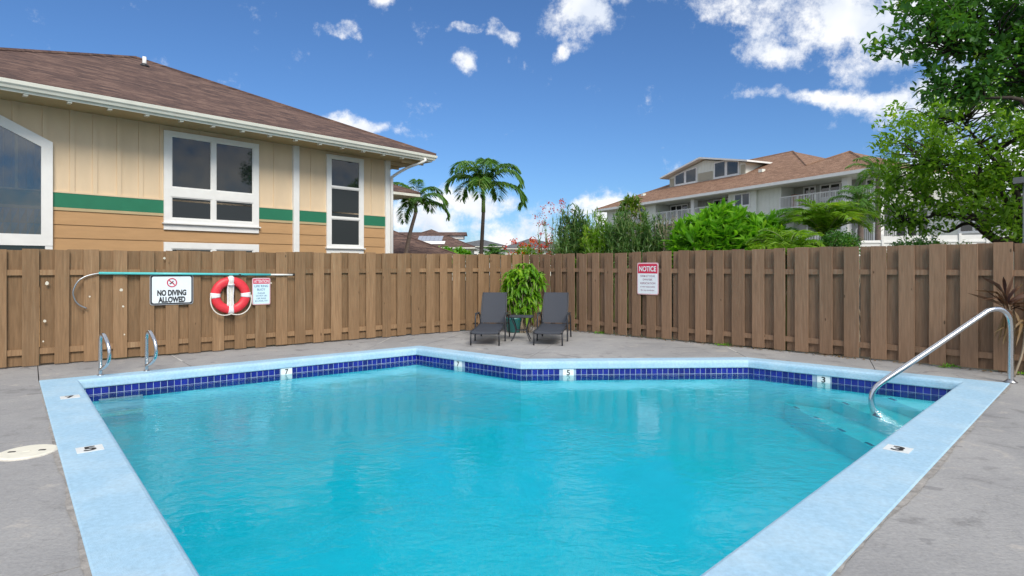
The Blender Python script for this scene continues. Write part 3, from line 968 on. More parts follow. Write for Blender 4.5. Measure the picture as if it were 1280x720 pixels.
# HOUSES_AND_PLANTS
# ------------------------------------------------------------------ left house
H = empty('house', (-3.75, 17.8, 0), R(48), 'cream and orange house with green band and brown shingle roof', 'house')
HW = 10.36
ZE = 4.74
MB().box(-HW, 0, .0, HW, 0, ZE + .02).build('wall', 'cream', H)
for k in range(10):
    z1 = 2.70 - .27 * k
    z0 = z1 - .27
    MB().add([(-HW, -.030, z0 - .012), (.0, -.030, z0 - .012), (.0, -.012, z1), (-HW, -.012, z1), (-HW, .001, z0 - .012), (0, .001, z0 - .012), (0, .001, z1), (-HW, .001, z1)],
             [(0, 1, 2, 3), (0, 4, 5, 1), (3, 2, 6, 7), (0, 3, 7, 4), (1, 5, 6, 2)]).build('siding_board', 'siding_orange', H)
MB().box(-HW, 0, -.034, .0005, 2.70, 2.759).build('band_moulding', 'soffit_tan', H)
MB().box(-HW, 0, -.030, .0005, 2.762, 3.05).build('green_band', 'band_green', H)
MB().box(-HW, 0, -.036, .0005, 3.052, 3.085).build('band_cap', 'cream', H)
for u in [-9.9, -9.48, -9.06, -8.66, -8.2, -7.76, -7.37, -6.94, -6.53, -6.12, -5.7, -5.28, -4.86, -4.45, -4.05, -3.49, -2.46, -1.5, -.54]:
    MB().box(u - .042, u + .042, -.022, .0005, 3.087, ZE).build('batten', 'cream', H)
MB().box(-3.03, -2.87, -.09, .0003, 0, ZE - .002).build('vertical_trim', 'trim_white', H)
MB().box(-.10, .045, -.06, .0002, 0, ZE - .003).build('corner_board', 'trim_white', H)
MB().box(.0462, .075, -.06, .12, 0, ZE - .003).build('corner_board', 'trim_white', H)


def window(parent, u0, u1, z0, z1, panes, tw_=.09, sill=True, y0=0.0, mt='trim_white', dp=.07):
    """panes: list of (u0,u1,z0,z1,material); the frame fills the rest"""
    us = sorted({u0, u1} | {p[0] for p in panes} | {p[1] for p in panes})
    zs = sorted({z0, z1} | {p[2] for p in panes} | {p[3] for p in panes})
    mb = MB()
    for i in range(len(us) - 1):
        for j in range(len(zs) - 1):
            cu, cz = (us[i] + us[i + 1]) / 2, (zs[j] + zs[j + 1]) / 2
            if not any(p[0] < cu < p[1] and p[2] < cz < p[3] for p in panes):
                mb.box(us[i], us[i + 1], y0 - dp, y0 + .0004, zs[j], zs[j + 1])
    fr_ = mb.build('window', mt, parent)
    for a, b, c, e, m_ in panes:
        MB().box(a, b, y0 - .036, y0 - .0305, c, e).build('pane', m_, fr_)
        f = .022
        m2 = MB()
        yy_ = y0 - dp + .014
        m2.box(a + .0005, b - .0005, yy_, y0 - .0365, c + .0005, c + f).box(a + .0005, b - .0005, yy_, y0 - .0365, e - f, e - .0005)
        m2.box(a + .0005, a + f, yy_, y0 - .0365, c + f, e - f).box(b - f, b - .0005, yy_, y0 - .0365, c + f, e - f)
        m2.build('sash', 'trim_white', fr_)
    if sill:
        MB().box(u0 - .03, u1 + .03, y0 - dp - .05, y0 - .0005, z0 - .03, z0 - .001).build('sill', mt, fr_)
        MB().box(u0, u1, y0 - dp + .01, y0 - .0005, z0 - .16, z0 - .031).build('apron', mt, fr_)
    return fr_


window(H, -6.09, -3.94, 2.56, 4.63, [(-5.94, -5.07, 3.36, 4.52, 'glass_dark'), (-4.98, -4.08, 3.36, 4.52, 'glass_dark'), (-5.94, -5.07, 2.66, 3.15, 'screen_dark'), (-4.98, -4.08, 2.66, 3.15, 'screen_dark')])
window(H, -6.09, -3.94, 1.1, 2.12, [(-5.94, -5.07, 1.2, 1.98, 'glass_dark'), (-4.98, -4.08, 1.2, 1.98, 'glass_dark')])
window(H, -2.05, -.87, 2.09, 4.66, [(-1.92, -1.0, 3.79, 4.56, 'glass_dark'), (-1.92, -1.0, 2.94, 3.75, 'screen_dark'), (-1.92, -1.0, 2.16, 2.89, 'screen_dark')])
# tall window with sloping head and vertical blinds
sl = -.5
wt_ = MB()
zt = lambda u, off=0: 4.05 + sl * (u + 8.13) - off
uo0, uo1, ui0, ui1 = -9.9, -8.09, -9.75, -8.27
wt_.prism([(uo0, 1.98), (uo1, 1.98), (uo1, 2.2), (uo0, 2.2)], -.09, .0004, plane='xz')
wt_.prism([(ui1, 2.2), (uo1, 2.2), (uo1, zt(uo1)), (ui1, zt(ui1))], -.09, .0004, plane='xz')
wt_.prism([(uo0, 2.2), (ui0, 2.2), (ui0, zt(ui0)), (uo0, zt(uo0))], -.09, .0004, plane='xz')
wt_.prism([(ui0, zt(ui0, .20)), (ui1, zt(ui1, .20)), (ui1, zt(ui1)), (ui0, zt(ui0))], -.09, .0004, plane='xz')
wn = wt_.build('window', 'trim_white', H)
MB().prism([(ui0, 2.2), (ui1, 2.2), (ui1, zt(ui1, .2)), (ui0, zt(ui0, .2))], -.062, -.058, plane='xz').build('pane', 'glass_tint', wn)
k = 0
u = ui0
while u < ui1 - .02:
    ue = min(u + .112, ui1)
    MB().add([(u, -.030, 2.2), (ue, -.012, 2.2), (ue, -.012, zt(ue, .2)), (u, -.030, zt(u, .2))], [(0, 1, 2, 3)]).build('blind_slat', 'blind_grey', wn)
    u += .115
MB().box(uo0, uo1 - .12, -.06, .0003, 1.2, 1.978).build('lower_pane', 'glass_dark', wn)
MB().box(uo1 - .1195, uo1, -.08, .0003, 1.2, 1.979).build('lower_frame', 'trim_white', wn)
# eaves
OV = .95
so = MB()
so.box(-HW - OV, OV, -OV, -.0005, ZE, ZE + .02)
so.box(.0005, OV, 0, HW + OV, ZE, ZE + .02)
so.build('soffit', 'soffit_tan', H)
gt = MB()
prof_g = [(-.0, 0), (-.055, 0), (-.075, .045), (-.105, .075), (-.115, .14), (-.105, .145), (-.098, .08), (-.07, .05), (-.05, .012), (0, .012)]
for (p0, p1, sgn) in (((-HW - OV - .1, -OV), (OV, -OV), 0), ((OV, -OV), (OV, HW + OV), 1)):
    n = len(prof_g)
    vs = []
    for e2, (px_, py_) in enumerate((p0, p1)):
        for dy_, dz_ in prof_g:
            if sgn == 0:
                vs.append((px_ + (-dy_ if e2 == 1 else 0), py_ + dy_, ZE + .02 + dz_))
            else:
                vs.append((px_ - dy_, py_ + (dy_ if e2 == 0 else 0), ZE + .02 + dz_))
    gt.add(vs, [(i, (i + 1) % n, (i + 1) % n + n, i + n) for i in range(n)])
gt.build('gutter', 'gutter_white', H)
fa = MB()
fa.box(-HW - OV, OV, -OV - .0005, -OV + .02, ZE - .03, ZE + .16)
fa.box(OV - .02, OV + .0005, -OV + .021, HW + OV, ZE - .03, ZE + .16)
fa.build('fascia', 'gutter_white', H)
for u in np.arange(-10.6, .3, .655):
    MB().box(u - .035, u + .035, -OV + .024, -OV + .15, ZE - .06, ZE - .0005).build('rafter_tail', 'gutter_white', H)
for v in np.arange(-.55, 6, .61):
    MB().box(.13, OV - .03, v - .03, v + .03, ZE - .09, ZE - .0005).build('rafter', 'cream', H)
MB().tube(smooth_path([(.62, -OV - .05, ZE + .03), (.60, -OV - .04, ZE - .06), (.35, -.55, ZE - .22), (.12, -.14, ZE - .46), (.09, -.11, ZE - .58), (.09, -.11, ZE - 1.2)], 5) + [Vector((.09, -.11, 0))], .042, 8).build('downspout', 'trim_white', H, True)


def hip_roof(parent, u0, u1, v0, v1, z, pitch, m_, thick=.06, name='roof'):
    """hipped roof over a rectangle in the parent's frame"""
    wu, wv = u1 - u0, v1 - v0
    hlf = min(wu, wv) / 2
    zt_ = z + pitch * hlf
    if wu >= wv:
        r0, r1 = (u0 + hlf, (v0 + v1) / 2, zt_), (u1 - hlf, (v0 + v1) / 2, zt_)
    else:
        r0, r1 = ((u0 + u1) / 2, v0 + hlf, zt_), ((u0 + u1) / 2, v1 - hlf, zt_)
    c = [(u0, v0, z), (u1, v0, z), (u1, v1, z), (u0, v1, z)]
    mb = MB()
    vs = c + [(x, y, zz - thick) for x, y, zz in c] + [r0, r1]
    if wu >= wv:
        fs = [(0, 1, 9, 8), (1, 2, 9), (2, 3, 8, 9), (3, 0, 8)]
    else:
        fs = [(0, 1, 8), (1, 2, 9, 8), (2, 3, 9), (3, 0, 8, 9)]
    fs += [(0, 4, 5, 1), (1, 5, 6, 2), (2, 6, 7, 3), (3, 7, 4, 0), (4, 7, 6, 5)]
    mb.add(vs, fs)
    rf = mb.build(name, m_, parent)
    for a, b in ((c[0], r0), (c[1], r1 if wu >= wv else r0), (c[2], r1), (c[3], r0 if wu >= wv else r1), (r0, r1)):
        a, b = Vector(a), Vector(b)
        if (b - a).length > .1:
            MB().tube([a + Vector((0, 0, .0)), b + Vector((0, 0, .0))], .055, 5).build('hip_cap', m_, rf)
    return rf


rfH = hip_roof(H, -HW - 1.03, 1.03, -1.03, HW + 1.03, 4.925, .447, 'shingle_brown')
MB().tube([(-5.30, 4.0, 7.1), (-5.30, 4.0, 7.42)], .05, 10).build('vent_pipe', 'trim_white', rfH, True)
MB().lathe([(.13, 0), (.12, .05), (.06, .10)], 12, (-5.30, 4.0, 7.13)).build('vent_collar', 'black_paint', rfH, True)


# ------------------------------------------------------------------ other houses on the left
def simple_house(name, label, loc, rz, wx, wy, ze, pitch, wall, roofm, wins, ov=.7):
    h_ = empty(name, loc, rz, label, 'house')
    MB().box(-wx / 2, wx / 2, -wy / 2, wy / 2, 0, ze).build('wall', wall, h_)
    hip_roof(h_, -wx / 2 - ov, wx / 2 + ov, -wy / 2 - ov, wy / 2 + ov, ze + .16, pitch, roofm, .05)
    MB().box(-wx / 2 - ov, wx / 2 + ov, -wy / 2 - ov - .02, wy / 2 + ov, ze, ze + .108).build('fascia', 'gutter_white', h_)
    for (a, b, c, e) in wins:
        window(h_, a, b, c, e, [(a + .1, (a + b) / 2 - .04, c + .1, e - .1, 'glass_dark'), ((a + b) / 2 + .04, b - .1, c + .1, e - .1, 'glass_dark')], sill=False, y0=-wy / 2)
    return h_


def local_to_world(o, rz, p):
    return (o[0] + math.cos(rz) * p[0] - math.sin(rz) * p[1], o[1] + math.sin(rz) * p[0] + math.cos(rz) * p[1])


cx_, cy_ = local_to_world((-5.38, 25.9), R(48), (-4, 4))
simple_house('house', 'cream house whose eave corner peeks out behind the near house', (cx_, cy_, 0), R(48), 8, 8, 4.6, .42, 'cream', 'shingle_brown', [(1, 3, 2.6, 4.1)], .95)
simple_house('garage', 'low building with dark brown hip roof just above the fence', (-7.6, 34.5, 0), R(8), 7.0, 7.0, 2.0, .40, 'cream', 'shingle_brown', [(-1, 1, .5, 1.8)])
SH = simple_house('house', 'distant brown roofed house with solar panels on its roof', (-9.0, 66, 0), 0, 9.0, 9.0, 3.35, .40, 'wall_pale', 'shingle_brown', [(-3, -1, 1.2, 2.6), (1.5, 3.5, 1.2, 2.6)])
MB().box(-3.6, 3.6, -.4, 1.6, 4.55, 4.95).build('clerestory', 'trim_white', SH)
MB().add([(-3.9, -.7, 4.95), (3.9, -.7, 4.95), (3.9, .6, 5.35), (-3.9, .6, 5.35), (3.9, 1.9, 4.95), (-3.9, 1.9, 4.95)], [(0, 1, 2, 3), (3, 2, 4, 5), (0, 5, 4, 1), (0, 3, 5), (1, 4, 2)]).build('upper_roof', 'shingle_brown', SH)
for k in range(6):
    x0 = -1.0 + k * .44
    y0_, y1_ = -3.6, -2.2
    zz = lambda y: 3.51 + .40 * (y + 5.2) + .08
    MB().add([(x0, y0_, zz(y0_)), (x0 + .42, y0_, zz(y0_)), (x0 + .42, y1_, zz(y1_)), (x0, y1_, zz(y1_)), (x0, y0_, zz(y0_) - .06), (x0 + .42, y0_, zz(y0_) - .06)], [(0, 1, 2, 3), (0, 4, 5, 1)]).build('solar_panel', 'solar_blue', SH)
MB().add([(-1.4, -4.6, zz(-4.6)), (2.0, -4.6, zz(-4.6)), (2.0, -3.75, zz(-3.75)), (-1.4, -3.75, zz(-3.75))], [(0, 1, 2, 3)]).build('solar_panel', 'trim_white', SH)
simple_house('house', 'far house with grey roof behind the tall palm', (3.0, 92, 0), R(6), 9, 8, 4.0, .32, 'wall_pale', 'shingle_grey', [(-3, -1, 1.5, 3.2), (1, 3, 1.5, 3.2)])
simple_house('house', 'far white house with low roof between the two palms', (-5.0, 100, 0), R(-8), 8, 8, 4.6, .25, 'trim_white', 'shingle_grey', [(-2, 0, 2, 3.6)])

# ------------------------------------------------------------------ condominium on the right
CB = empty('apartment_building', (23.4, 40, 0), R(-64.7165), 'apartment building with terracotta shingle roof, white dormer and balconies', 'building')
GZ = 1.2
PT = .42
ZR = 8.10


def rz_(m): return ZR + PT * m


# roof: eave along v=0, u=0 the near end (local x = -u)
def rp(u, m, z=None): return (-u, m, rz_(m) if z is None else z)


rb = MB()
rb.add([rp(32, 0), rp(-1.2, 0), rp(4.8, 6), rp(7, 3.8), rp(14, 10.8), rp(21.2, 10.8)], [(0, 1, 2, 3, 4, 5)])
rb.add([rp(32, 0), rp(21.2, 10.8), rp(32, 21.6, ZR)], [(0, 1, 2)])
rb.add([rp(21.2, 10.8), rp(14, 10.8), rp(3.2, 21.6, ZR), rp(32, 21.6, ZR)], [(0, 1, 2, 3)])
rb.add([rp(14, 10.8), (-3.2, .0, ZR - .01), rp(3.2, 21.6, ZR)], [(0, 1, 2)])
rb.add([rp(4.8, 6), rp(-1.2, 0), rp(-1.2, 12, ZR)], [(0, 1, 2)])
rb.add([rp(4.8, 6), rp(-1.2, 12, ZR), rp(10.8, 12, ZR)], [(0, 1, 2)])
rb.add([rp(4.8, 6), rp(10.8, 12, ZR), (-10.8, .0, ZR - .01)], [(0, 1, 2)])
roofB = rb.build('roof', 'shingle_red', CB)
for a, b in ((rp(32, 0), rp(21.2, 10.8)), (rp(21.2, 10.8), rp(14, 10.8)), (rp(14, 10.8), rp(7, 3.8)), (rp(7, 3.8), rp(4.8, 6)), (rp(4.8, 6), rp(-1.2, 0))):
    MB().tube([a, b], .09, 5).build('hip_cap', 'shingle_red', roofB)
for u, m in ((12.0, 4.4), (27.0, 3.0)):
    MB().box(-u - .2, -u + .2, m - .2, m + .2, rz_(m) - .05, rz_(m) + .22).build('roof_vent', 'wall_pale', roofB)
MB().box(-32, 1.2, -.03, .06, ZR - .24, ZR - .005).build('fascia', 'trim_white', CB)
MB().box(1.14, 1.23, .061, 12, ZR - .24, ZR - .005).build('fascia', 'trim_white', CB)
MB().box(-32, 1.13, .061, 12, ZR - .26, ZR - .20).build('soffit', 'wall_pale', CB)


def cbox(name, u0, u1, v0, v1, z0, z1, m_, parent=CB):
    return MB().box(min(-u0, -u1), max(-u0, -u1), v0, v1, z0, z1).build(name, m_, parent)


ZS = ZR - .265
cbox('wall', 31, 22.3, .9, 12, GZ, ZS, 'wall_pale')
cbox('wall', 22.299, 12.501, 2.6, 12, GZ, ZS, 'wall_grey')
cbox('wall', 12.5, 9.461, .9, 12, GZ, ZS, 'wall_pale')
cbox('wall', 9.46, 7.2, 1.15, 12, GZ, ZS, 'wall_pale')
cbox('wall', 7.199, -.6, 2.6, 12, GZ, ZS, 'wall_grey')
for u in np.arange(7.5, 9.3, .41):
    cbox('batten', u, u + .07, 1.13, 1.1495, 5.6, ZS, 'wall_pale')
for u in list(np.arange(12.8, 22.2, .41)):
    cbox('batten', u, u + .07, 2.58, 2.5995, 6.0, ZS, 'wall_grey')
for a, b in ((22.29, 12.51), (7.19, -1.0)):
    cbox('balcony_floor', a, b, .8, 2.59, 5.72, 6.0, 'trim_white')
    cbox('balcony_floor', a, b, .8, 2.59, 2.9, 3.15, 'trim_white')
for u in (16.9, 1.6, -.7):
    cbox('column', u + .22, u - .22, .85, 1.3, GZ, ZS, 'trim_white')


def railing(u0, u1, z, v=.95, hgt=1.0):
    r_ = cbox('railing', u0, u1, v - .03, v + .03, z + hgt - .07, z + hgt, 'trim_white')
    m2 = MB()
    m2.box(-u0, -u1, v - .02, v + .02, z + .08, z + .13)
    nb = int(abs(u0 - u1) / .13)
    for k in range(nb + 1):
        x = -u0 + (u0 - u1) * k / nb
        wd = .05 if k % 12 == 0 else .018
        m2.box(x - wd, x + wd, v - .018, v + .018, z + .02, z + hgt - .071)
    tag(m2.build('balusters', 'trim_white', r_), kind='stuff')
    return r_


railing(7.15, 1.83, 6.0)
railing(1.37, -.9, 6.0)
railing(22.25, 17.13, 6.0)
railing(16.67, 12.52, 6.0)
railing(7.15, 1.83, 3.15)
railing(22.25, 17.13, 3.15)
railing(16.67, 12.52, 3.15)


def cwin(u0, u1, z0, z1, v, n=2, parent=CB):
    a, b = -u0, -u1
    st_ = (b - a - .1) / n
    window(parent, a, b, z0, z1, [(a + .1 + k * st_, a + (k + 1) * st_, z0 + .1, z1 - .1, 'glass_dark') for k in range(n)], sill=True, y0=v, dp=.06)


cwin(25.0, 23.6, 6.2, 7.7, .9, 2)
cwin(11.8, 10.05, 6.6, 7.75, .9, 2)
cwin(22.0, 19.4, 6.1, 7.75, 2.6, 3)
cwin(16.0, 13.2, 6.1, 7.75, 2.6, 3)
cwin(6.3, 5.2, 6.05, 7.8, 2.6, 2)
cwin(4.85, 2.3, 6.7, 7.8, 2.6, 3)
cwin(1.2, .1, 6.1, 7.75, 2.6, 1)
cwin(25.0, 23.6, 3.4, 5.0, .9, 2)
cwin(21, 18, 3.2, 5.2, 2.6, 3)
cwin(11.8, 10.05, 3.6, 5.0, .9, 2)
cwin(6.0, 3.0, 3.2, 5.4, 2.6, 3)
cbox('cabinet', 6.9, 6.45, 1.9, 2.55, 6.0, 7.2, 'cabinet_orange')
# dormer
dm = cbox('dormer', 24.9, 14.3, 4.9, 9.0, 9.6, 11.2, 'wall_pale')
dg = MB()
zA, zB, um = 11.2, 12.25, 19.6
dg.prism([(-24.9, zA), (-14.3, zA), (-um, zB)], 4.9, 9.0, plane='xz')
dg.build('gable', 'wall_pale', dm)
dr = MB()
for (ua, za), (ub, zb) in (((25.7, zA - .10), (um, zB + .1)), ((um, zB + .1), (13.5, zA - .10))):
    dr.add([(-ua, 4.2, za), (-ub, 4.2, zb), (-ub, 12.0, zb), (-ua, 12.0, za), (-ua, 4.2, za + .16), (-ub, 4.2, zb + .16), (-ub, 12, zb + .16), (-ua, 12, za + .16)],
           [(0, 3, 2, 1), (4, 5, 6, 7), (0, 1, 5, 4), (0, 4, 7, 3), (1, 2, 6, 5)])
dr.build('dormer_roof', 'trim_white', dm)
for u in np.arange(14.6, 24.8, .42):
    zt2 = zA + (zB - zA) * (1 - abs(u - um) / 5.3)
    cbox('batten', u, u + .07, 4.88, 4.8995, 10.1, zt2 - .02, 'wall_pale', dm)
for a, b, z0, z1a, z1b in ((23.95, 22.45, 10.25, 11.2, 11.45), (22.3, 20.7, 10.25, 11.48, 11.6), (18.2, 16.75, 10.25, 11.65, 11.65), (16.6, 15.1, 10.25, 11.6, 11.35)):
    f1 = MB().prism([(-a - .07, z0 - .12), (-b + .07, z0 - .12), (-b + .07, z1b + .16), (-a - .07, z1a + .16)], 4.83, 4.8785, plane='xz').build('window', 'trim_white', dm)
    MB().prism([(-a + .1, z0 + .06), (-b - .1, z0 + .06), (-b - .1, z1b), (-a + .1, z1a)], 4.815, 4.829, plane='xz').build('pane', 'glass_dark', f1)
for a, b in ((24.8, 24.15), (20.45, 18.45), (14.85, 14.35)):
    lv = cbox('louvre', a, b, 4.84, 4.8785, 10.2, 11.0, 'louvre_tan', dm)
    for k in range(6):
        cbox('slat', a, b, 4.825, 4.8395, 10.23 + k * .125, 10.31 + k * .125, 'louvre_tan', lv)
cbox('dormer_sill', 25.0, 14.2, 4.78, 4.814, 10.0, 10.12, 'trim_white', dm)
# lower terrace and annexe at the near end
cbox('annexe_wall', -.601, -8.0, 2.9, 10, GZ, 5.6, 'wall_pale')
cbox('annexe_roof', -.3, -8.4, 2.3, 10.4, 5.601, 5.8, 'trim_white')
cbox('terrace_floor', 1.3, -2.6, 1.2, 2.89, 2.2, 3.15, 'trim_white')
railing(1.1, -1.6, 3.15, 1.4, 1.05)
cwin(-.7, -2.9, 3.2, 5.4, 2.9, 3)
cwin(-4.6, -6.3, 3.6, 5.0, 2.9, 2)

# white vinyl fence further back
vf = empty('vinyl_fence', (16.2, 25.2, 0), R(-20), 'white vinyl fence under the big trees behind the pool fence', 'fence')
for k in range(7):
    MB().box(k * .92 - 2.2, k * .92 - 2.2 + .915, 0, .03, 1.2, 2.85 + (0 if k > 1 else -.35 * (2 - k) / 2)).build('panel', 'trim_white', vf)
    MB().box(k * .92 - 2.25, k * .92 - 2.16, -.05, -.001, 1.1, 2.92 if k > 1 else 2.6).build('post', 'trim_white', vf)
MB().box(-2.3, 4.3, -.03, -.0511 + .05, 2.55, 2.62).build('rail', 'trim_white', vf)
# lamp post at the right edge of the view
lp = empty('lamp_post', (11.32, 13.05, 0), R(20), 'grey lamp post with flat box head at the right edge', 'lamp post')
MB().tube([(0, 0, 0), (0, 0, 3.40)], .05, 10).build('post', 'sign_metal', lp, True)
MB().box(-.22, .25, -.12, .12, 3.40, 3.53).build('lamp_head', 'sign_metal', lp)


# ------------------------------------------------------------------ vegetation
def fast_mesh(name, V, F, mats, midx=None, smooth=False):
    me = bpy.data.meshes.new(name)
    V = np.asarray(V, dtype=np.float32)
    F = np.asarray(F, dtype=np.int32)
    me.vertices.add(len(V))
    me.vertices.foreach_set('co', V.ravel())
    k = F.shape[1]
    me.loops.add(F.size)
    me.loops.foreach_set('vertex_index', F.ravel())
    me.polygons.add(len(F))
    me.polygons.foreach_set('loop_start', np.arange(0, F.size, k, dtype=np.int32))
    for m_ in mats:
        me.materials.append(MATS[m_])
    me.update(calc_edges=True)
    me.validate()
    return me


def unit(a):
    return a / np.maximum(np.linalg.norm(a, axis=-1, keepdims=True), 1e-9)


class Leaves:
    def __init__(s):
        s.P, s.D, s.L, s.W, s.dr = [], [], [], [], []

    def add(s, P, D, L, W, droop=0.15):
        P = np.atleast_2d(P)
        n = len(P)
        s.P.append(P)
        s.D.append(np.broadcast_to(D, (n, 3)))
        s.L.append(np.broadcast_to(L, (n,)))
        s.W.append(np.broadcast_to(W, (n,)))
        s.dr.append(np.broadcast_to(droop, (n,)))

    def mesh(s, name, m_):
        P, D = np.concatenate(s.P), unit(np.concatenate(s.D))
        L, Wd, dr = np.concatenate(s.L)[:, None], np.concatenate(s.W)[:, None], np.concatenate(s.dr)[:, None]
        n = len(P)
        up = np.tile([0, 0, 1.0], (n, 1)) + rng.normal(0, .35, (n, 3))
        Sd = unit(np.cross(D, up))
        Nn = np.cross(Sd, D)
        G_ = np.array([0, 0, -1.0])
        b = P
        q1 = P + D * L * .35 + Nn * L * .03
        q2 = P + D * L * .68 + G_ * L * dr * .45
        t = P + D * L + G_ * L * dr
        V = np.stack([b, q1 - Sd * Wd * .48 + Nn * Wd * .12, q1 + Sd * Wd * .48 + Nn * Wd * .12, q2 - Sd * Wd * .40 + Nn * Wd * .08, q2 + Sd * Wd * .40 + Nn * Wd * .08, t, q1, q2], 1)
        base = (np.arange(n) * 8)[:, None]
        tri = np.array([[0, 6, 1], [0, 2, 6], [1, 6, 7], [1, 7, 3], [6, 2, 4], [6, 4, 7], [3, 7, 5], [7, 4, 5]])
        F = (base[:, :, None] + tri[None]).reshape(-1, 3)
        return fast_mesh(name, V.reshape(-1, 3), F, [m_])

    def build(s, name, m_, parent, loc=(0, 0, 0)):
        return obj(name, s.mesh(name, m_), parent, loc)


def rdirs(n, zmin=-1.0):
    z = rng.uniform(zmin, 1, n)
    a = rng.uniform(0, 2 * np.pi, n)
    r = np.sqrt(np.maximum(0, 1 - z * z))
    return np.stack([r * np.cos(a), r * np.sin(a), z], 1)


def jitter_path(a, b, sag=0.0, n=5, jit=.05):
    a, b = np.array(a, float), np.array(b, float)
    L = np.linalg.norm(b - a)
    out = []
    for i in range(n):
        t = i / (n - 1)
        p = a + (b - a) * t
        p = p + rng.normal(0, jit * L, 3) * math.sin(math.pi * t)
        p[2] += sag * L * math.sin(math.pi * t)
        out.append(tuple(p))
    return out


def tree(name, label, base, trunk_top, r0, blobs, ncl, per, leafL, leafW, lm, bark, seed, clr=.34, limbs=7, shell=.55, extra=()):
    """blobs: crown ellipsoids (cx,cy,cz,rx,ry,rz,weight) relative to the base"""
    global rng
    rng = np.random.default_rng(seed)
    root = empty(name, base, 0, label, 'tree')
    wb = MB()
    tp = smooth_path(jitter_path((0, 0, -.2), trunk_top, 0, 5, .03), 4)
    wb.tube(tp, [r0 * (1.25 - .6 * i / len(tp)) for i in range(len(tp))], 10)
    wts = np.array([b[6] for b in blobs], float)
    wts /= wts.sum()
    cl = []
    for _ in range(ncl):
        b = blobs[rng.choice(len(blobs), p=wts)]
        q = rdirs(1)[0] * (rng.uniform(shell, 1) ** .6)
        cl.append(np.array(b[:3]) + q * np.array(b[3:6]))
    cl += [np.array(e2, float) for e2 in extra]
    cl = np.array(cl)
    ends = cl[rng.choice(len(cl), limbs, replace=False)]
    for b in blobs:
        ends = np.vstack([ends, np.array(b[:3])[None]])
    nodes = [np.array(trunk_top)]
    lb_ = MB()
    for e2 in ends:
        st_ = np.array(tp[int(len(tp) * rng.uniform(.6, .99))])
        path = smooth_path(jitter_path(st_, st_ + (e2 - st_) * .9, .10, 6, .05), 3)
        lb_.tube(path, [r0 * .5 * (1 - .82 * i / len(path)) for i in range(len(path))], 6)
        nodes += [np.array(p) for p in path[3:]]
    nodes = np.array(nodes)
    lv = Leaves()
    for c in cl:
        j = np.argmin(((nodes - c) ** 2).sum(1))
        tw2 = jitter_path(nodes[j], c, .05, 4, .06)
        lb_.tube(tw2, [.022, .016, .011, .006], 4)
        n = int(per * rng.uniform(.6, 1.4))
        out = unit((c - np.array(trunk_top))[None])[0]
        dirs = unit(rdirs(n) + out * .5 + np.array([0, 0, .35]))
        pos = c + rdirs(n) * (rng.uniform(.02, 1, (n, 1)) ** .5) * clr * rng.uniform(.75, 1.3)
        lv.add(pos, dirs, leafL * rng.uniform(.65, 1.25, n), leafW * rng.uniform(.7, 1.2, n), rng.uniform(0, .35, n))
    wb.build('trunk', bark, root, True)
    lb_.build('limbs', bark, root, True)
    lv.build('crown', lm, root)
    return root


def shrub(name, label, base, blobs, nst, per, leafL, leafW, lm, bark, seed, style='upright', group=None, cat='shrub', stemr=.012, droop=.1, spread=0):
    global rng
    rng = np.random.default_rng(seed)
    root = empty(name, base, 0, label, cat, group)
    sb = MB()
    lv = Leaves()
    wts = np.array([b[6] for b in blobs], float)
    wts /= wts.sum()
    done = []
    for _ in range(nst):
        b = blobs[rng.choice(len(blobs), p=wts)]
        q = rdirs(1, -.35)[0] * rng.uniform(.45, 1) ** .5
        e2 = np.array(b[:3]) + q * np.array(b[3:6])
        if spread:
            for _t in range(40):
                if all(np.linalg.norm(e2 - o_) > spread for o_ in done):
                    break
                q = rdirs(1, -.8)[0] * rng.uniform(.3, 1) ** .5
                e2 = np.array(b[:3]) + q * np.array(b[3:6])
            done.append(e2)
        s0 = np.array([b[0] * .6 + rng.normal(0, .12), b[1] * .6 + rng.normal(0, .12), 0])
        path = smooth_path(jitter_path(s0, e2, .03, 4, .05), 3)
        sb.tube(path, [stemr * (1.2 - .9 * i / len(path)) for i in range(len(path))], 4)
        n = int(per * rng.uniform(.7, 1.3))
        Pp = np.array([tuple(p) for p in path])
        ax = unit((Pp[-1] - Pp[-3])[None])[0]
        if style == 'upright':           # narrow leaves up the last stretch of each stem
            t = rng.uniform(.35, 1, n) ** .7 * (len(Pp) - 1)
            i0 = np.minimum(t.astype(int), len(Pp) - 2)
            pos = Pp[i0] + (Pp[i0 + 1] - Pp[i0]) * (t - i0)[:, None]
            dirs = unit(ax * rng.uniform(.5, 1.1, (n, 1)) + rdirs(n) * .8)
        elif style == 'rosette':         # whorl at the tip
            a_ = rng.uniform(0, 2 * np.pi, n)
            el_ = rng.uniform(.05, 1.3, n)
            side = unit(np.cross(ax, [.3, .2, .9])[None])[0]
            s2 = np.cross(ax, side)
            dirs = unit(ax * np.sin(el_)[:, None] + (side * np.cos(a_)[:, None] + s2 * np.sin(a_)[:, None]) * np.cos(el_)[:, None])
            pos = e2 - ax * rng.uniform(0, leafL * .9, (n, 1))
        elif style == 'umbrella':        # whorl that hangs down
            a_ = rng.uniform(0, 2 * np.pi, n)
            dirs = unit(np.stack([np.cos(a_), np.sin(a_), rng.uniform(-.55, .35, n)], 1))
            pos = e2 + rng.normal(0, .02, (n, 3))
        else:
            dirs = unit(rdirs(n) + ax * .4)
            pos = e2 + rdirs(n) * rng.uniform(.02, 1, (n, 1)) * .16
        lv.add(pos, dirs, leafL * rng.uniform(.6, 1.2, n), leafW * rng.uniform(.7, 1.2, n), rng.uniform(0, 2 * droop, n))
    sb.build('stems', bark, root, True)
    lv.build('foliage', lm, root)
    return root


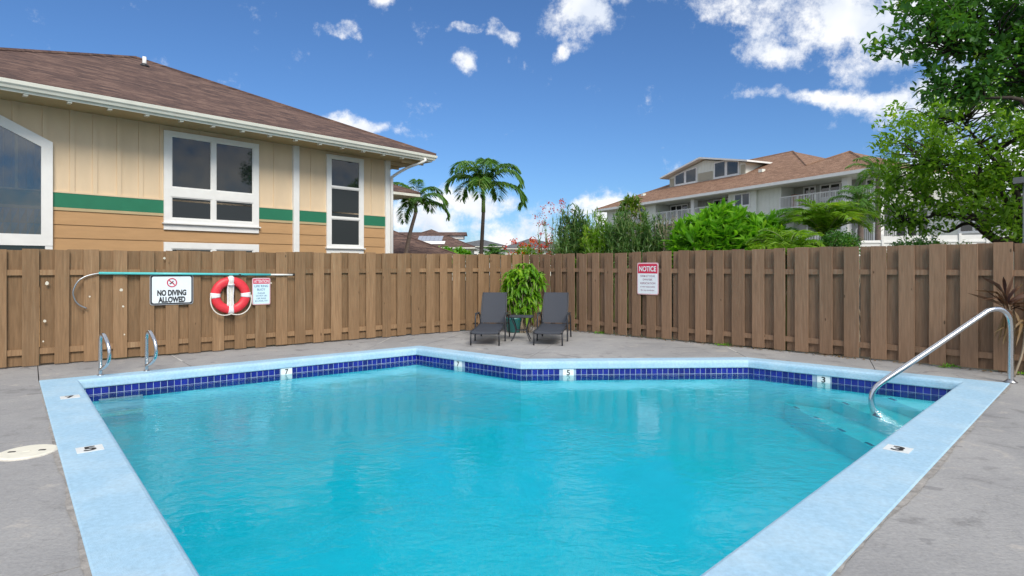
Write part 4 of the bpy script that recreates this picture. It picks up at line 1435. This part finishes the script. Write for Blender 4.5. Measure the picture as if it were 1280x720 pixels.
def palm(name, label, base, top, r0, nfr, flen, lm, seed, el=(-.1, 1.2), droop=1.5, leafL=.42, leafW=.035, shaft=0.0, nleaf=46, hang=.5, bark='bark_palm', group=None, cat='palm tree', vee=.35, curve=None):
    global rng
    rng = np.random.default_rng(seed)
    root = empty(name, base, 0, label, cat, group)
    tp = smooth_path([(0, 0, -.2)] + (curve or []) + [top], 6)
    top = np.array(top, float)
    MB().tube(tp, [r0 * (1.35 - .45 * i / len(tp)) for i in range(len(tp))], 10).build('trunk', bark, root, True)
    if shaft:
        MB().tube([tuple(top), tuple(top + [0, 0, shaft * .5]), tuple(top + [0, 0, shaft])], [r0 * 1.15, r0 * 1.0, r0 * .55], 10).build('crownshaft', 'crownshaft', root, True)
        top = top + [0, 0, shaft * .92]
    for k in range(nfr):
        az = 2 * math.pi * (k * .381966 + rng.uniform(-.05, .05))
        e0 = el[0] + (el[1] - el[0]) * ((k + .5) / nfr) + rng.uniform(-.1, .1)
        L = flen * rng.uniform(.85, 1.1)
        dr = droop * rng.uniform(.8, 1.15)
        n = 26
        pts = [top.copy()]
        h2 = np.array([math.cos(az), math.sin(az), 0])
        for i in range(n):
            t = i / n
            a_ = e0 - dr * t ** 1.8
            pts.append(pts[-1] + (h2 * math.cos(a_) + np.array([0, 0, math.sin(a_)])) * L / n)
        pts = np.array(pts)
        MB().tube([tuple(p) for p in pts[::3]], [.022 * (1.1 - i / 9.0 * .9) for i in range(len(pts[::3]))], 5).build('rachis', 'stem_green', root, True)
        lv = Leaves()
        t = np.linspace(.14, .99, nleaf)
        ii = np.minimum((t * n).astype(int), n - 1)
        pos = pts[ii] + (pts[ii + 1] - pts[ii]) * (t * n - ii)[:, None]
        tg = unit(pts[ii + 1] - pts[ii])
        side = np.array([-math.sin(az), math.cos(az), 0])
        nrm = np.cross(tg, side)
        nrm *= np.sign(nrm[:, 2:3] + 1e-6)
        for s in (-1, 1):
            ll = leafL * (np.sin(np.pi * np.clip(t * .88 + .1, 0, 1)) ** .6) * rng.uniform(.85, 1.1, nleaf)
            dirs = unit(side * s + tg * rng.uniform(.45, .8, (nleaf, 1)) + nrm * vee + rng.normal(0, .09, (nleaf, 3)))
            lv.add(pos, dirs, ll, leafW, hang * rng.uniform(.7, 1.3, nleaf))
        lv.build('frond', lm, root)
    return root


TH = 'palms behind the fence'
palm('palm_tree', 'tall palm with arching fronds and green crownshaft above the fence corner', (-1.36, 24, 0), (.2, 0, 3.75), .075, 12, 2.15, 'leaf_palm', 3, (.35, 1.5), 2.5, .62, .06, 1.0, 72, .55, 'bark_dark', group=TH)
palm('palm_tree', 'leaning palm beside the eaves with a curved bare trunk', (-5.2, 28, 0), (.65, 0, 4.1), .085, 11, 2.0, 'leaf_palm', 5, (.2, 1.45), 2.4, .56, .06, .35, 70, .55, group=TH, curve=[(.12, 0, 1.6), (.35, 0, 3.0)])

for x, y, sd_, lb in ((-4.6, 40, 81, 'yellow green garden bush under the solar panels'), (-3.7, 41, 82, 'yellow green garden bush by the eave of the solar panel house')):
    shrub('garden_bush', lb, (x, y, 0), [(0, 0, 2.1, 1.1, .8, .75, 1)], 70, 20, .28, .10, 'leaf_lush', 'stem_green', sd_, 'rosette', 'garden bushes before the solar panel house')
palm('fan_palm', 'small dark palm right of the tall palm trunk', (-1.3, 42, 0), (0, 0, 2.2), .1, 16, 1.2, 'leaf_palm', 83, (.0, 1.4), 1.6, .5, .06, 0, 40, .4)

# right-hand planting, from the corner outwards (behind the darker fence)
def fz(x, y): return terrain(x, y)


def sh(name, label, x, y, blobs, *a, **k):
    return shrub(name, label, (x, y, fz(x, y)), blobs, *a, **k)


sh('flowering_shrub', 'orange red flowering shrub just over the fence corner', .45, 18.2, [(0, 0, 1.75, .55, .5, .55, 1)], 60, 26, .10, .045, 'leaf_bright', 'stem_green', 21, 'cluster')
rt = bpy.data.objects['flowering_shrub']
lv = Leaves()
for _ in range(26):
    c = np.array([rng.uniform(-.65, .85), rng.uniform(-.4, .3), rng.uniform(1.85, 2.55)])
    lv.add(c + rng.normal(0, .05, (26, 3)), rdirs(26), .06, .045, .2)
lv.build('blossoms', 'petal_red', rt)
f2 = sh('flowering_shrub', 'thin airy shrub with pink flower sprays left of the oleanders', 1.35, 18.0, [(0, 0, 2.6, .75, .4, .9, 1)], 26, 20, .09, .025, 'leaf_olive', 'stem_green', 23, 'upright')
lv = Leaves()
for _ in range(24):
    c = np.array([rng.uniform(-.9, .6), rng.uniform(-.3, .3), rng.uniform(2.5, 3.75)])
    lv.add(c + rng.normal(0, .05, (14, 3)), rdirs(14), .06, .04, .2)
lv.build('blossoms', 'petal_pink', f2)
OL = 'oleander shrubs along the darker fence'
for x, y, hgt, rad, seed, lb in ((1.75, 16.8, 3.55, .60, 31, 'tallest oleander with dark pointed tip, first right of the red flowers'), (2.45, 16.2, 3.2, .62, 32, 'bright mid green oleander right of the tallest pointed one'),
                                 (3.0, 15.9, 3.3, .62, 33, 'oleander growing in front of the yellowish tree'), (3.6, 15.6, 3.1, .62, 34, 'last oleander on the right with pale dusty foliage')):
    sh('oleander', lb, x, y, [(0, 0, hgt * .60, rad * 1.15, .6, hgt * .34, 1), (rng.uniform(-.25, .25), 0, hgt * .76, rad * .7, .4, hgt * .28, .5)], 160, 52, .19, .03, 'leaf_olive' if seed != 32 else 'leaf_bright', 'stem_green', seed, 'upright', OL)
sh('shrub', 'slender yellowish green shrub rising above the oleanders before the roof', 3.4, 16.8, [(0, 0, 2.9, .45, .4, .85, 1)], 60, 16, .20, .05, 'leaf_yellowgreen', 'stem_pale', 36, 'rosette')
sh('shrub', 'grey green small leaved shrub between the oleanders and the lush bush', 4.1, 15.5, [(0, 0, 2.35, .55, .5, .8, 1)], 110, 40, .09, .022, 'leaf_grey', 'stem_pale', 37, 'upright')
sh('lush_bush', 'big glossy bright green bush with whorled leaves over the fence', 4.75, 13.6, [(0, 0, 2.05, .95, .7, .85, 1), (.2, .2, 2.65, .5, .5, .5, .5), (-.5, .1, 2.1, .6, .6, .8, .5)], 220, 18, .36, .10, 'leaf_lush', 'stem_green', 41, 'rosette')
sh('lush_bush', 'smaller glossy green bush right of the big whorled one', 5.65, 13.4, [(0, 0, 2.05, .6, .6, .8, 1)], 120, 18, .32, .085, 'leaf_lush', 'stem_green', 42, 'rosette')
sh('shrub', 'low grey green shrub in front of the yellow palms', 5.4, 12.3, [(0, 0, 1.8, .50, .45, .50, 1)], 120, 36, .07, .02, 'leaf_grey', 'stem_pale', 43, 'upright')
AR = 'small palms behind the darker fence'
palm('areca_palm', 'dark green feathery palm behind the lush bushes', (6.2, 14.6, .1), (0, 0, 2.0), .05, 15, 1.25, 'leaf_lush', 51, (.75, 1.5), 1.75, .48, .026, 0, 64, .35, 'stem_green', AR)
palm('areca_palm', 'low yellow green palm with arching fronds, just above the fence', (5.6, 12.0, 0), (0, 0, 1.6), .045, 18, 1.0, 'leaf_areca', 52, (.7, 1.5), 1.9, .44, .024, 0, 64, .35, 'stem_green', AR)
palm('areca_palm', 'larger yellow green palm right of the low one, with slim stem', (6.65, 12.6, 0), (0, 0, 2.15), .05, 20, 1.1, 'leaf_areca', 53, (.8, 1.5), 1.8, .46, .024, 0, 66, .3, 'stem_green', AR)
sh('round_shrub', 'clipped round dark shrub below the larger yellow palm', 6.42, 11.6, [(0, 0, 2.02, .34, .34, .34, 1)], 260, 22, .05, .028, 'leaf_dark', 'stem_pale', 44, 'cluster')
palm('palm_tree', 'dark palm standing by the near end of the apartment building', (16.2, 27.5, 1.6), (0, 0, 2.9), .11, 18, 1.4, 'leaf_palm', 55, (-.4, 1.25), 1.7, .5, .04, 0, 44, .5)
palm('palm_tree', 'dark palm crown over the roof end by the big tree', (20.4, 33, 2.2), (0, 0, 4.6), .12, 16, 1.7, 'leaf_palm', 56, (-.3, 1.25), 1.7, .5, .04, 0, 44, .5)
sh('shrub', 'dark bush below the terrace railing', 9.9, 14.5, [(0, 0, 1.9, .7, .5, .42, 1)], 120, 26, .08, .035, 'leaf_dark', 'stem_pale', 45, 'cluster')
sh('shrub', 'feathery bush at the foot of the big tree trunk', 11.0, 14.8, [(0, 0, 1.7, .7, .5, .45, 1)], 110, 26, .09, .03, 'leaf_bright', 'stem_pale', 46, 'cluster')
# trees
tree('broadleaf_tree', 'leafy bright green tree with dark trunk behind the right fence', (13.15, 15.2, 0), (-.1, 0, 2.6), .19,
     [(-1.9, -.3, 4.4, 1.9, 1.6, 1.5, 1.3), (-.6, .2, 4.9, 1.8, 1.8, 1.7, 1.2), (.8, -.4, 4.2, 1.7, 1.6, 1.8, 1), (-.7, -.8, 3.2, 2.0, 1.3, .9, .9), (-2.6, 0, 3.3, 1.1, 1.0, .9, .6), (2.4, 0, 4.6, 1.6, 1.6, 2.0, .6)],
     400, 40, .165, .075, 'leaf_bright', 'bark_dark', 61, .30, 9, .45, extra=[(-3.4, 0, 5.2), (-3.6, 0, 4.9), (-3.2, .1, 5.6), (-3.3, 0, 4.2), (-3.6, -.2, 3.6), (-3.7, 0, 3.3), (-3.4, .2, 3.0), (-3.0, 0, 2.7), (-3.8, 0, 3.9)])
tree('broadleaf_tree', 'dark leaved tree whose branches reach in from the top right', (11.5, 10.6, 0), (-.3, 0, 4.3), .2,
     [(-3.1, 0, 6.0, 1.5, 1.0, .65, 1.0), (-2.3, .2, 5.25, 1.1, 1.0, .6, .9), (-2.5, .2, 6.9, 2.0, 1.2, .9, 1.1), (-1.5, 0, 4.65, 1.1, .8, .6, .8), (-3.35, 0, 4.75, .55, .5, .25, .3), (.2, 0, 6.2, 2.2, 1.8, 1.8, .8)],
     270, 36, .17, .075, 'leaf_dark', 'bark_dark', 62, .28, 9, .2, extra=[(-4.95, 0, 5.55), (-4.75, .1, 5.45), (-4.6, 0, 5.65), (-4.45, .1, 5.85), (-4.4, 0, 5.45), (-4.2, 0, 5.5), (-4.6, 0, 6.2), (-4.0, 0, 5.25), (-4.05, .1, 4.72), (-3.85, 0, 4.85), (-3.8, .1, 5.1)])
# potted bush between the loungers
sh('potted_bush', 'bright green bush with drooping leaf whorls behind the side table', .10, 14.15, [(.2, 0, 1.35, .42, .28, .42, 1), (.15, 0, .95, .40, .28, .35, .7), (-.05, 0, 1.25, .28, .2, .35, .3), (.25, 0, .75, .35, .25, .3, .3)], 84, 19, .18, .066, 'leaf_pot', 'stem_pale', 71, 'umbrella', cat='plant', droop=.6, spread=.125)
# cordyline by the handrail
global_rng = np.random.default_rng(5)
rng = global_rng
cd = empty('cordyline', (7.13, 8.48, 0), 0, 'maroon and brown spiky leaved plant against the fence by the handrail', 'plant')
MB().tube(smooth_path([(.06, 0, 0), (.02, .02, .4), (.05, 0, .75), (-.04, 0, 1.05)], 5), .018, 6).tube(smooth_path([(.06, 0, 0), (.2, .02, .35), (.22, 0, .72)], 5), .016, 6).build('stems', 'stem_pale', cd, True)
lv, ld = Leaves(), Leaves()
n = 34
a_ = rng.uniform(0, 2 * np.pi, n)
el_ = rng.uniform(-.25, 1.35, n)
lv.add(np.array([-.04, 0, 1.05]) + rng.normal(0, .02, (n, 3)) + np.array([0, 0, 1]) * rng.uniform(-.12, .08, (n, 1)), np.stack([np.cos(a_) * np.cos(el_), np.sin(a_) * np.cos(el_) * .45, np.sin(el_)], 1), rng.uniform(.32, .58, n), rng.uniform(.04, .06, n), rng.uniform(.05, .35, n))
a_ = rng.uniform(0, 2 * np.pi, n)
ld.add(np.array([.2, 0, .74]) + rng.normal(0, .04, (n, 3)), np.stack([np.cos(a_), np.sin(a_) * .5, rng.uniform(-.6, .5, n)], 1), rng.uniform(.25, .45, n), .035, rng.uniform(.2, .6, n))
ld.add(np.array([-.02, 0, .95]) + rng.normal(0, .03, (14, 3)), np.stack([rng.normal(0, .3, 14), rng.normal(0, .2, 14), -np.ones(14)], 1), rng.uniform(.25, .45, 14), .035, .2)
lv.build('leaves', 'leaf_maroon', cd)
ld.build('dry_leaves', 'leaf_dry', cd)
# weeds and leaf litter along the fence foot
lv = Leaves()
for u in (9.02, 2.45, 9.9, 10.3, 5.4):
    p = fr(u, -.02)
    n = 60
    lv.add(np.array([p.x, p.y, 0]) + rng.normal(0, 1, (n, 3)) * [.09, .03, .0] + [0, 0, .01], rdirs(n, .1), rng.uniform(.04, .12, n), .016, .3)
tag(lv.build('weeds', 'leaf_lush', None), 'small green weeds growing at the foot of the darker fence', 'weeds', kind='stuff')
lv = Leaves()
n = 260
uu = rng.uniform(.8, 10.5, n)
P = np.array([[fr(u, -abs(rng.normal(0, .07)) - .01).x, fr(u, -abs(rng.normal(0, .07)) - .01).y, .008] for u in uu])
a_ = rng.uniform(0, 2 * np.pi, n)
lv.add(P, np.stack([np.cos(a_), np.sin(a_), rng.uniform(0, .35, n)], 1), rng.uniform(.03, .08, n), .025, .1)
n = 46
P = np.array([[rng.uniform(-7, 9), rng.uniform(0, 13), .006] for _ in range(n)])
P = np.array([p for p in P if not inside(p, offset(POOL, .5)) and p[1] < 15 + .79 * min(p[0], 0) - .96 * max(p[0], 0)])
a_ = rng.uniform(0, 2 * np.pi, len(P))
lv.add(P, np.stack([np.cos(a_), np.sin(a_), rng.uniform(0, .3, len(P))], 1), rng.uniform(.02, .05, len(P)), .018, .1)
tag(lv.build('leaf_litter', 'leaf_dry', None), 'brown dry leaves scattered on the deck and along the fence foot', 'leaf litter', kind='stuff')
